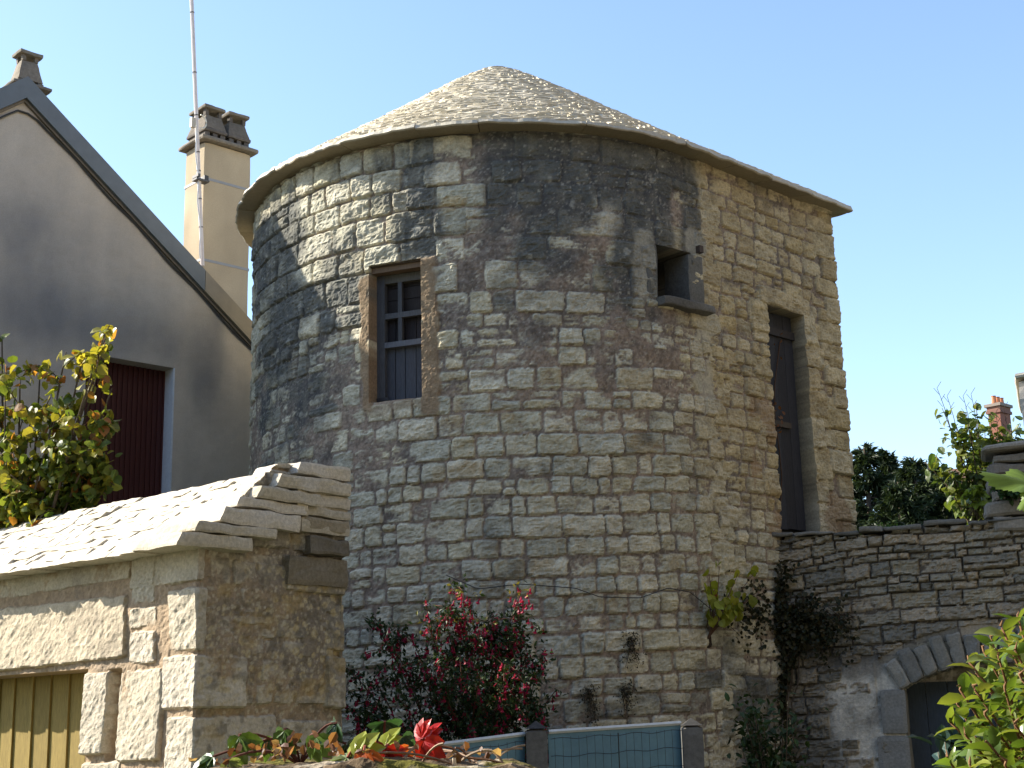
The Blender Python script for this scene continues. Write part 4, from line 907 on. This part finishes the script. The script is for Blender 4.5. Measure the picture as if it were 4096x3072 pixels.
def conifer(px, Ytop, Y, h, rad, seed, label):
    rg = np.random.RandomState(seed); tp = at(px, Ytop, Y); base = tp*[1, 1, 0]+[0, 0, tp[2]-h]; z0 = base[2]; base[2] = 0
    t = thing('conifer', tuple(base), label, 'tree', 'conifers behind the wall'); sb, lb = MB(), MB()
    tube(sb, [base, tp*[1, 1, 0]+[0, 0, tp[2]-h*.5], tp], [.16, .1, .015], 7, (.08, .06, .045)); P, D, C = [], [], []
    nb = int(h*30)
    for k in range(nb):
        f = (k+rg.rand())/nb; z = tp[2]-.05-f*(h-.1); r = rad*(f**.75)*(.6+.55*rg.rand())+.05; az = rg.rand()*2*math.pi; u_ = np.array([math.cos(az), math.sin(az), 0])
        a = np.array([tp[0], tp[1], z]); e = a+u_*r+[0, 0, r*(.25-.45*f)]; pts = curve3(a, a+u_*r*.5+[0, 0, .05*r], e, 6); tube(sb, pts, np.linspace(.02, .004, 6), 4, (.07, .05, .04))
        n = int(40+170*r); tt = .15+.85*rg.rand(n)**.7; p = (1-tt)[:, None]**2*a+2*(tt*(1-tt))[:, None]*pts[2]+(tt**2)[:, None]*e; p += rg.randn(n, 3)*[.05, .05, .035]*(.5+r*.6); P.append(p); D.append(nrm(u_[None]*.8+rg.randn(n, 3)*.55+[0, 0, -.15])); C.append(np.clip(rg.rand(n)*.7+.4*tt, 0, 1))
    P = np.concatenate(P); D = np.concatenate(D); n = len(P); L = .08+.11*rg.rand(n)
    leaves(lb, P, D, rdir(rg, n, 1., .6), L, L*.28, pal(np.concatenate(C)*rg.rand(n)**.3, [(.012, .022, .010), (.026, .042, .017), (.06, .085, .028)]), T_SMALL)
    sb.build('trunk', M_BARK, t, True); lb.build('crown', M_DARKLEAF, t)
conifer(864, 446, 24, 5.2, 1.4, 71, 'spruce close beside the tower, tallest and leftmost of the dark conifers')
conifer(886, 450, 26, 4.6, .9, 72, 'thin spruce with a sparse lopsided top, next to the tallest conifer')
conifer(913, 458, 25, 4.6, 1.8, 73, 'broad bushy dark spruce in the middle of the conifer group')
conifer(929, 462, 27, 4.6, 1.3, 74, 'spruce behind the bushy middle conifer, with a pointed top')
conifer(948, 472, 24, 4.2, 1.6, 75, 'rightmost dark spruce, behind the lilac bush')
conifer(898, 482, 22.5, 3.6, 1.7, 76, 'low dark spruce in front of the conifer group, just above the wall')

# ---- far houses at the right edge
def far_houses():
    t = thing('brick_house', tuple(at(1010, 500, 46)*[1, 1, 0]), 'distant house with a red brick chimney and terracotta pots', 'house')
    p = at(1003, 436, 46); zr = at(1003, 470, 46)[2]; x, y = p[0], p[1]
    mb = MB(); obox(mb, (x-1.2, y-.5, 0), (9, 0, 0), (0, 7, 0), (0, 0, zr-1.6), (.45, .40, .32)); mb.build('wall', M_PLAST, t)
    mb = MB(); z = zr-1.6; mb.add([(x-1.5, y-.9, z-.1), (x+8, y-.9, z-.1), (x+8, y+3, zr+.6), (x-1.5, y+3, zr+.6), (x-1.5, y+6.9, z-.1), (x+8, y+6.9, z-.1)], np.array([[0, 1, 2, 3], [3, 2, 5, 4]]), (.2, .11, .07)); mb.build('roof', M_TERRA, t)
    mb = MB(); zt = at(1003, 405, 46)[2]; a = R_(43.5); gu = np.array([math.cos(a), math.sin(a), 0]); gv = np.array([-math.sin(a), math.cos(a), 0]); q = np.array([x-.05, y, 0])
    def bx(w, d, z0, z1, c): obox(mb, q-gu*w/2-gv*d/2+UPV*z0, gu*w, gv*d, UPV*(z1-z0), c)
    bx(.68, .42, zr-1.5, zt-.32, (.21, .085, .055)); bx(.78, .52, zt-.318, zt-.22, (.17, .08, .06)); bx(.72, .46, zt-.218, zt-.1, (.2, .1, .07)); bx(.84, .58, zt-.098, zt, (.22, .18, .15))
    ch = mb.build('chimney', M_TERRA, t)
    for k in (-1, 0, 1):
        pb = MB(); r = np.array([.08, .085, .07, .085]); c = q+gu*.25*k
        tube(pb, [c+UPV*(zt-.05), c+UPV*(zt+.04), c+UPV*(zt+.24), c+UPV*(zt+.27)], r, 10, (.50, .19, .09)); pb.build('chimney_pot', M_TERRA, ch)
    t = thing('stone_house', tuple(at(1040, 500, 30)*[1, 1, 0]), 'corner of a grey stone building with a projecting coping, far right edge', 'house')
    p = at(1017, 380, 30); x, y = p[0], p[1]; z = p[2]; mb = MB()
    c8 = [(x, y, 0), (x+4, y-1, 0), (x+5.5, y+4, 0), (x+1.7, y+4, 0)]; c8 = c8+[(a, b, z+(a-x)*.1) for a, b, _ in c8]
    block(mb, c8, (30, 8, 60), .05, 2.2, 5, (.33, .30, .26), 200, .3); mb.build('wall', M_STONE, t)
    mb = MB(); c8 = [(x-.12, y-.15, z+.01), (x+4.2, y-1.2, z+.43), (x+5.6, y+4, z+.55), (x+1.5, y+4.2, z+.14)]; c8 = c8+[(a, b, c+.1) for a, b, c in c8]; block(mb, c8, (12, 6, 2), .02, 3, 6, (.42, .38, .31), 60, .2); mb.build('coping', M_STONE, t)
far_houses()

# ---- blue screened fence
def fence():
    p1 = at(536, 725, 8.55); p2 = at(691, 722, 8.9); p0 = at(398, 752, 8.2)
    t = thing('garden_fence', tuple(p1*[1, 1, 0]), 'low fence of pale blue sheeting and wire mesh between concrete posts', 'fence')
    for p, sd in ((p1, 1), (p2, 2)):
        mb = MB(); h = .062; z = p[2]-.02
        c8 = [(p[0]-h, p[1]-h, 0), (p[0]+h, p[1]-h, 0), (p[0]+h, p[1]+h, 0), (p[0]-h, p[1]+h, 0)]; c8 = c8+[(a, b, z) for a, b, _ in c8]
        block(mb, c8, (4, 4, 30), .004, 8, sd, (.15, .145, .135), 40, .3)
        mb.add([(p[0]-h, p[1]-h, z), (p[0]+h, p[1]-h, z), (p[0]+h, p[1]+h, z), (p[0]-h, p[1]+h, z), (p[0], p[1], z+.045)], [np.array([[0, 1, 4], [1, 2, 4], [2, 3, 4], [3, 0, 4]])], (.06, .058, .055)); mb.build('post', M_CONC, t)  # cap coloured darker than the post to keep it looking shaded
    def panel(a, b, bend, zt):
        n = 26; k = np.linspace(0, 1, n)[:, None]; pts = a*(1-k)+b*k; pts[:, 1] += bend*np.sin(np.pi*k[:, 0])*.3; pts[:, 2] = zt(k[:, 0])
        d = nrm(np.gradient(pts, axis=0)*[1, 1, 0]); nn = np.stack([d[:, 1], -d[:, 0], 0*d[:, 0]], 1)
        zz = np.linspace(0, 1, 12); wob = .006*fbm(np.linspace(0, 5, n)[:, None]+0*zz[None], zz[None]*4+np.zeros((n, 1)), 9, 3)
        G = np.stack([np.stack([pts[:, 0]+nn[:, 0]*wob[:, j], pts[:, 1]+nn[:, 1]*wob[:, j], .1+(pts[:, 2]-.1)*z_], 1) for j, z_ in enumerate(zz)], 0)
        G2 = G-nn[None]*.006; V = np.concatenate([G.reshape(-1, 3), G2.reshape(-1, 3)]); F = gridfaces(12, n)
        mb = MB(); mb.add(V, np.concatenate([F, F[:, ::-1]+12*n]), np.array([.115, .24, .32])*(1+.25*fbm(V[:, 0]*6, V[:, 2]*2.5, 14, 4))[:, None]); pn = mb.build('panel', M_PAINT, t)
        mb = MB(); tube(mb, pts+[0, 0, .012], .014, 6, (.62, .66, .68)); mb.build('top_rail', M_PAINT, pn)
        wb = MB(); q = pts+nn*.03
        for j in range(14): r = q.copy(); r[:, 2] = q[:, 2]-.03-j*.1+.006*np.sin(np.arange(n)*.9+j); tube(wb, r, .0022, 3, (.05, .06, .06))
        L = np.linalg.norm(b-a); m = int(L/.05)
        for j in range(m):
            f = (j+.5)/m*(n-1); i = min(int(f), n-2); s = q[i]*(1-f+i)+q[i+1]*(f-i); tube(wb, [s-[0, 0, .02], s*[1, 1, 0]+[0, 0, .15]], .0013 if abs(j-m//2) > 0 else .004, 3, (.05, .06, .06))
        wb.build('wire_mesh', M_METAL, pn)
    a = p1+[.07, -.01, 0]; b = p2+[-.066, -.01, 0]; panel(a, b, 0, lambda k: (at(547, 734, 8.55)[2])+((at(683, 725, 8.88)[2])-(at(547, 734, 8.55)[2]))*k)
    a = p0; b = p1+[-.07, -.01, 0]; panel(a, b, -.25, lambda k: at(398, 751, 8.2)[2]+(at(525, 736, 8.55)[2]-at(398, 751, 8.2)[2])*k**1.15)
fence()

# ---- foreground garden wall with moss, litter and creeper
def foreground():
    rg = np.random.RandomState(77); x0, x1, y0, y1 = -.76, 2.6, 2.95, 3.5
    t = thing('garden_wall', ((x0+x1)/2, 3.2, 0), 'low mossy garden wall with crumbling soil along its top, in the foreground', 'wall')
    mb = MB(); c8 = [(x0, y0, 0), (x1, y0, 0), (x1, y1, 0), (x0, y1, 0)]; c8 = c8+[(a, b, 1.43) for a, b, _ in c8]; block(mb, c8, (60, 10, 30), .015, 6, 4, (.33, .29, .22), 80, .3); mb.build('stonework', M_STONE, t)
    xs = np.arange(x0+.02, x1, .008); ys = np.arange(y0+.02, y1-.02, .008); X, Y = np.meshgrid(xs, ys)
    prof = np.interp(X, [-.76, -.70, -.6, -.45, -.33, -.25, -.15, -.02, .06, .4, 2.6], [1.49, 1.535, 1.545, 1.54, 1.552, 1.548, 1.54, 1.53, 1.505, 1.45, 1.44])
    edge = np.minimum(np.minimum(Y-y0, y1-Y), np.minimum(X-x0, x1-X)); Z = 1.43+(prof-1.43)*sstep(-.02, .1, edge)+.012*fbm(X*9, Y*9, 78, 4)+.006*fbm(X*40, Y*40, 79, 3)
    m = sstep(.0, .35, fbm(X*5, Y*5, 80, 3)); C = mixc(np.array([.13, .095, .06])*(1+.4*fbm(X*40, Y*40, 81, 3))[..., None], np.array([.13, .12, .025])*(1+.4*fbm(X*70, Y*70, 82, 2))[..., None], m)
    st = sstep(.3, .5, fbm(X*14, Y*14, 83, 3)); C = mixc(C, np.array([.38, .33, .25]), st*.8)
    obj('mossy_top', np.stack([X, Y, Z], -1).reshape(-1, 3), gridfaces(*X.shape), M_SOIL, t, C.reshape(-1, 3))
    # dry fallen leaves, countless
    lb = MB(); n = 110; P = np.stack([np.where(rg.rand(n) < .5, rg.normal(-.46, .08, n), rg.uniform(-.7, -.05, n)), rg.uniform(3.0, 3.4, n), 1.552+.02*rg.rand(n)], 1)
    P[:, 2] += .03*np.exp(-((P[:, 0]+.46)/.09)**2)*rg.rand(n); P[:, 2] -= .025*sstep(-.1, .1, P[:, 0])
    T_CURL = (np.array([(0, 0, 0), (.3, .4, .3), (.7, .36, .34), (1, 0, .1), (.7, -.38, .3), (.3, -.42, .22), (.35, 0, -.05), (.7, 0, 0)]), T_FOLD[1])
    L = .012+.018*rg.rand(n); leaves(lb, P, rdir(rg, n, .15), rdir(rg, n, .5), L, L*.8, lcol(rg, n, [(.15, .06, .03), (.22, .11, .06), (.09, .04, .025), (.30, .2, .12)], .3), T_CURL)
    o = lb.build('dry_leaves', M_LEAF); o['kind'] = 'stuff'; tag(o, 'curled brown dry leaves littering the mossy wall top', 'leaves')
    # virginia creeper
    def palmate(mb, c, axis_, nrm_, L, col, k=5, fan=2.5, fold=.15):
        axis_ = nrm(axis_); side = nrm(np.cross(nrm_, axis_)); nn = np.cross(axis_, side)
        for j in range(k):
            a = (j/(k-1)-.5)*fan; f = 1-.28*abs(j-(k-1)/2)/((k-1)/2); d = axis_*math.cos(a)+side*math.sin(a)-nn*fold*(.6+.5*rg.rand()); l_ = L*f*(.9+.2*rg.rand())
            nseg = 7; u_ = np.linspace(0, 1, nseg+1); wd = .27*np.sin(np.pi*np.clip(u_*.93+.05, 0, 1))**.8*(1+.10*np.where(np.arange(nseg+1) % 2, 1, -.6)); wd[0] = .01; wd[-1] = .0
            B = nrm(np.cross(nn+rg.randn(3)*.1, d)); N2 = np.cross(nrm(d), B); mid = c+np.outer(u_*l_, nrm(d))-np.outer((u_**2)*l_*.22, N2)
            le = mid+np.outer(wd*l_, B)+np.outer(wd*l_*.35, N2); ri = mid-np.outer(wd*l_, B)+np.outer(wd*l_*.35, N2)
            V = np.concatenate([mid, le, ri]); i = np.arange(nseg); n1 = nseg+1
            F = np.concatenate([np.stack([i, i+1, n1+i+1, n1+i], 1), np.stack([i+1, i, 2*n1+i, 2*n1+i+1], 1)])
            cc = np.asarray(col)*(1+.3*(rg.rand()-.5))*np.ones((len(V), 1))*(1+.12*rg.randn(len(V), 1)); mb.add(V, F, cc)
    G1, G2, DK, YG, RD, OR, PL = (.06, .11, .025), (.09, .15, .03), (.025, .06, .025), (.24, .27, .03), (.42, .025, .02), (.42, .10, .025), (.20, .24, .10)  # DK is the leaf green with shade painted in
    def creeper(label, base, items, stemc, mat=M_GLOSSLEAF, k_=1.1):
        t = thing('virginia_creeper', base, label, 'creeper', 'creeper shoots on the garden wall'); sb, lb = MB(), MB(); base = np.array(base)
        for (x, y, Y, L, col, ax, nr) in items:
            c = at(x, y, Y); tube(sb, curve3(base, (base+c)/2+[0, .01, .05], c-np.array(ax)*.004, 8), .003, 5, stemc); palmate(lb, c, np.array(ax, float), np.array(nr, float), L*k_, col)
        sb.build('stem', M_BARK, t); lb.build('leaves', mat, t)
    b1 = tuple(at(300, 765, 3.3))
    creeper('green virginia creeper shoots with glossy five part leaves, in front of the shed corner', b1,
            [(239, 737, 3.15, .062, G2, (.1, -.1, -1), (-.4, -.7, .5)), (212, 757, 3.1, .05, G1, (-.8, -.1, -.3), (-.2, -.5, .8)), (228, 762, 3.05, .035, PL, (.4, -.1, -.8), (-.4, -.7, .5)), (284, 731, 3.25, .06, G1, (-.2, .1, -1), (-.3, -.6, .6)), (316, 737, 3.2, .06, G2, (.0, -.2, -1), (-.5, -.6, .5)), (336, 724, 3.3, .055, DK, (-.5, .2, -.6), (.2, -.5, .8)), (347, 745, 3.3, .05, DK, (.4, .1, -.7), (.2, -.6, .7)), (264, 742, 3.3, .045, G1, (.6, .1, -.6), (.0, -.6, .7))], (.12, .05, .035))
    creeper('dark shaded virginia creeper leaf on its own stalk, left of the red leaves', tuple(at(383, 766, 3.5)), [(385, 722, 3.5, .065, DK, (.0, .2, -.4), (.1, -.8, .6)), (402, 738, 3.55, .05, DK, (.6, .1, -.8), (.1, -.7, .6))], (.1, .03, .025))
    creeper('yellow green and orange virginia creeper leaves low in the middle of the wall top', tuple(at(366, 767, 3.15)), [(356, 757, 3.1, .07, YG, (.55, .0, .85), (-.5, -.75, .3)), (346, 758, 3.1, .05, PL, (-.8, -.1, -.2), (-.4, -.5, .7)), (384, 746, 3.2, .05, YG, (.2, .1, .4), (-.4, -.6, .6)), (364, 753, 3.05, .055, OR, (-.1, -.2, -1), (-.5, -.7, .4))], (.2, .05, .03))
    creeper('orange red virginia creeper leaf hanging beside the yellow ones', tuple(at(392, 768, 3.2)), [(386, 750, 3.12, .052, RD, (.3, -.2, -.8), (-.5, -.7, .4)), (397, 752, 3.15, .042, OR, (.7, -.1, -.6), (-.4, -.7, .5))], (.2, .04, .03))
    creeper('single bright scarlet virginia creeper leaf standing highest, in front of the blue fence', tuple(at(428, 768, 3.2)), [(424, 741, 3.15, .058, RD, (.25, -.15, -1), (-.6, -.75, .2)), (421, 738, 3.16, .045, RD, (-.15, .1, 1), (-.7, -.6, .2)), (428, 736, 3.17, .036, RD, (.5, .1, .8), (-.7, -.6, .2))], (.25, .04, .03))
    sb = MB()
    for k in range(20):
        xa = 340+rg.rand()*170; a = at(xa, 764, 3.1+.25*rg.rand()); b_ = a+np.array([.12*rg.randn(), .05*rg.randn(), .015+.03*rg.rand()]); tube(sb, curve3(a, (a+b_)/2+[0, 0, .02], b_, 6), .0018+.0015*rg.rand(), 4, pal(np.array([rg.rand()]), [(.15, .07, .045), (.34, .26, .18), (.2, .12, .08)])[0])
    a = at(440, 744, 3.2); tube(sb, [at(430, 744, 3.2), at(452, 748, 3.2), at(462, 757, 3.2), at(490, 760, 3.2), at(512, 766, 3.2)], .003, 5, (.22, .12, .07)); tube(sb, [at(455, 768, 3.1), at(454, 758, 3.1)], .004, 5, (.6, .5, .38))
    o = sb.build('dry_twigs', M_BARK); o['kind'] = 'stuff'; tag(o, 'tangle of thin dry twigs lying on the garden wall', 'twigs')
foreground()

# ---- evergreen shrub, right foreground
def evergreen():
    rg = np.random.RandomState(91); base = np.array([1.55, 3.75, 0]); t = thing('evergreen_shrub', tuple(base), 'glossy evergreen shrub with sunlit yellow green leaves in the right foreground', 'shrub')
    sb, lb, bb = MB(), MB(), MB(); P, D = [], []
    tips = [(1002, 628, 3.6), (984, 652, 3.55), (1018, 618, 3.65), (969, 662, 3.6), (960, 690, 3.5), (950, 722, 3.55), (975, 690, 3.4), (998, 655, 3.45), (1015, 650, 3.4), (965, 735, 3.45), (948, 760, 3.5), (985, 715, 3.35), (1005, 690, 3.3), (1022, 680, 3.3), (990, 745, 3.3), (1015, 725, 3.25), (970, 765, 3.3), (1030, 640, 3.6), (1035, 700, 3.4), (1005, 765, 3.2), (1030, 755, 3.2), (978, 675, 3.7), (958, 705, 3.7), (992, 640, 3.75), (1020, 640, 3.8)]
    for x, y, Y in tips:
        tp = at(x, y, Y); a = base+[.12*rg.randn(), .1*rg.randn(), .8]; mid = a*.45+tp*.55; mid[:2] = a[:2]*.6+tp[:2]*.4; pts = curve3(a, mid, tp, 16)
        tube(sb, pts, np.linspace(.009, .0028, 16), 6, (.16, .08, .04))
        for k in range(44):
            f = .35+.65*(k/44)**.8; i = f*15; j = min(int(i), 14); q = pts[j]*(1-i+j)+pts[j+1]*(i-j); d = nrm(pts[j+1]-pts[j]); az = k*2.4; s1 = nrm(np.cross(d, [.3, 1, .1])); s2 = np.cross(d, s1)
            P.append(q); D.append(nrm((s1*math.cos(az)+s2*math.sin(az))*.8+d*.6+rg.randn(3)*.2))
        bb = MB(); tube(bb, [tp, tp+rg.randn(3)*.004+[0, 0, .008], tp+rg.randn(3)*.006+[0, 0, .018]], [.003, .004, .001], 5, (.18, .10, .05)); bb.build('bud', M_BARK, t)
    P = np.array(P); D = np.array(D); n = len(P); L = .045+.035*rg.rand(n); N = nrm(np.cross(np.cross(D, [0, 0, 1.]), D)+rg.randn(n, 3)*.35)
    T_BIG = (np.array([(0, 0, 0), (.2, .3, .09), (.5, .42, .1), (.8, .24, .0), (1, 0, -.16), (.8, -.24, .0), (.5, -.42, .1), (.2, -.3, .09), (.2, 0, .03), (.5, 0, .02), (.8, 0, -.06)]), [np.array([[8, 9, 2, 1], [9, 10, 3, 2], [9, 8, 7, 6], [10, 9, 6, 5]]), np.array([[0, 8, 1], [10, 4, 3], [0, 7, 8], [10, 5, 4]])])
    leaves(lb, P, D, N, L, L*.55, lcol(rg, n, [(.07, .12, .02), (.10, .16, .025), (.15, .20, .035), (.20, .22, .05)]), T_BIG)
    sb.build('stems', M_BARK, t, True); lb.build('foliage', M_GLOSSLEAF, t, True)
evergreen()
# ---- lobed vine leaves close to the lens at the right edge
def vine():
    rg = np.random.RandomState(95); base = np.array([1.35, 2.95, 0]); t = thing('vine_shoot', tuple(base), 'bright green serrated vine leaves reaching in at the right edge above the evergreen shrub', 'vine')
    sb = MB(); c0 = at(1030, 478, 2.8); tube(sb, curve3(base, base+[.05, -.02, 1.4], c0, 20), np.linspace(.007, .003, 20), 6, (.15, .16, .05)); sb.build('stem', M_BARK, t)
    for (x, y, Y, L, ax) in ((1031, 484, 2.8, .098, (-1, .1, .32)), (1036, 492, 2.75, .05, (-.7, 0, -.6)), (1050, 470, 2.8, .09, (.4, .3, .5))):
        c = at(x, y, Y); ax = nrm(np.array(ax, float)); nn = nrm(np.array([-.15, -.5, .75])); sd = nrm(np.cross(nn, ax)); nn = np.cross(ax, sd); th = np.linspace(-2.5, 2.5, 61)
        r = .45+.55*np.maximum(np.cos(th*1.0), 0)**3+.30*np.exp(-((np.abs(th)-1.15)/.28)**2)+.08*np.exp(-((np.abs(th)-2.1)/.3)**2); r = r*(1+.05*np.where(np.arange(61) % 2, 1, -1)); r[0] = r[-1] = .05
        rim = c+L*(np.outer(r*np.cos(th), ax)+np.outer(r*np.sin(th)*.75, sd)+np.outer(.10*np.cos(th*5)*r-.12*r*r, nn)); half = c+L*.5*(np.outer(r*np.cos(th), ax)+np.outer(r*np.sin(th)*.75, sd)+np.outer(.05*np.cos(th*5)*r, nn))
        V = np.concatenate([[c], half, rim]); i = np.arange(60); F3 = np.stack([0*i, 1+i, 2+i], 1); F4 = np.stack([1+i, 62+i, 63+i, 2+i], 1)
        mb = MB(); mb.add(V, [F3, F4], np.array([.13, .20, .035])*(1+.15*rg.randn(len(V), 1))); mb.build('leaf', M_LEAF, t, True)
vine()
# ---- broad dark leaves in front of the arched door
b = at(960, 790, 6.0)*[1, 1, 0]
shrub('dark_plant', 'bluish dark broad leaved plant in front of the arched door', 'plant', b, [at(x, y, 6.0) for x, y in ((945, 742), (952, 735), (962, 742), (938, 752), (970, 750), (958, 755))], 9, .13, [(.03, .06, .05), (.04, .075, .06)], 97, M_DARKLEAF, T_FOLD, .4, .006, .02, .4, lo=.75)
# ---- withered vine on the tower door
rg = np.random.RandomState(19); q = TC+RW*GN+GU*(DOR[0]-ST)-GN*.12
dp = [q+GU*(.12+.05*math.sin(k*.9)+.02*k)+UPV*(3.3+k*.2) for k in range(9)]
t = thing('dry_vine', tuple(dp[0]), 'withered brown vine hanging on the tall dark door of the tower', 'vine'); sb, lb = MB(), MB(); tube(sb, dp, .005, 4, (.1, .06, .04))
P = np.concatenate([dp[k]+rg.randn(9, 3)*[.05, .03, .07] for k in (4, 5, 5, 8)]); n = len(P); L = .03+.025*rg.rand(n)
leaves(lb, P, rdir(rg, n, -.6), nrm(GN+rg.randn(n, 3)*.5), L, L*.7, lcol(rg, n, [(.26, .10, .035), (.18, .08, .035), (.32, .15, .06)]), T_FOLD); sb.build('stem', M_BARK, t); lb.build('leaves', M_LEAF, t)
# ---- old wire along the tower
mb = MB(); wp = [(446, 575), (478, 589), (520, 584), (575, 588), (600, 597), (640, 598), (668, 588), (690, 592), (712, 610), (745, 640)]
pts = np.array([cylp(x, y, RW+.03) for x, y in wp]); k = np.linspace(0, len(pts)-1, 60); pts = np.stack([np.interp(k, np.arange(len(wp)), pts[:, j]) for j in range(3)], 1); tube(mb, pts, .0035, 4, (.05, .045, .04)); mb.build('wire', M_METAL, tower)
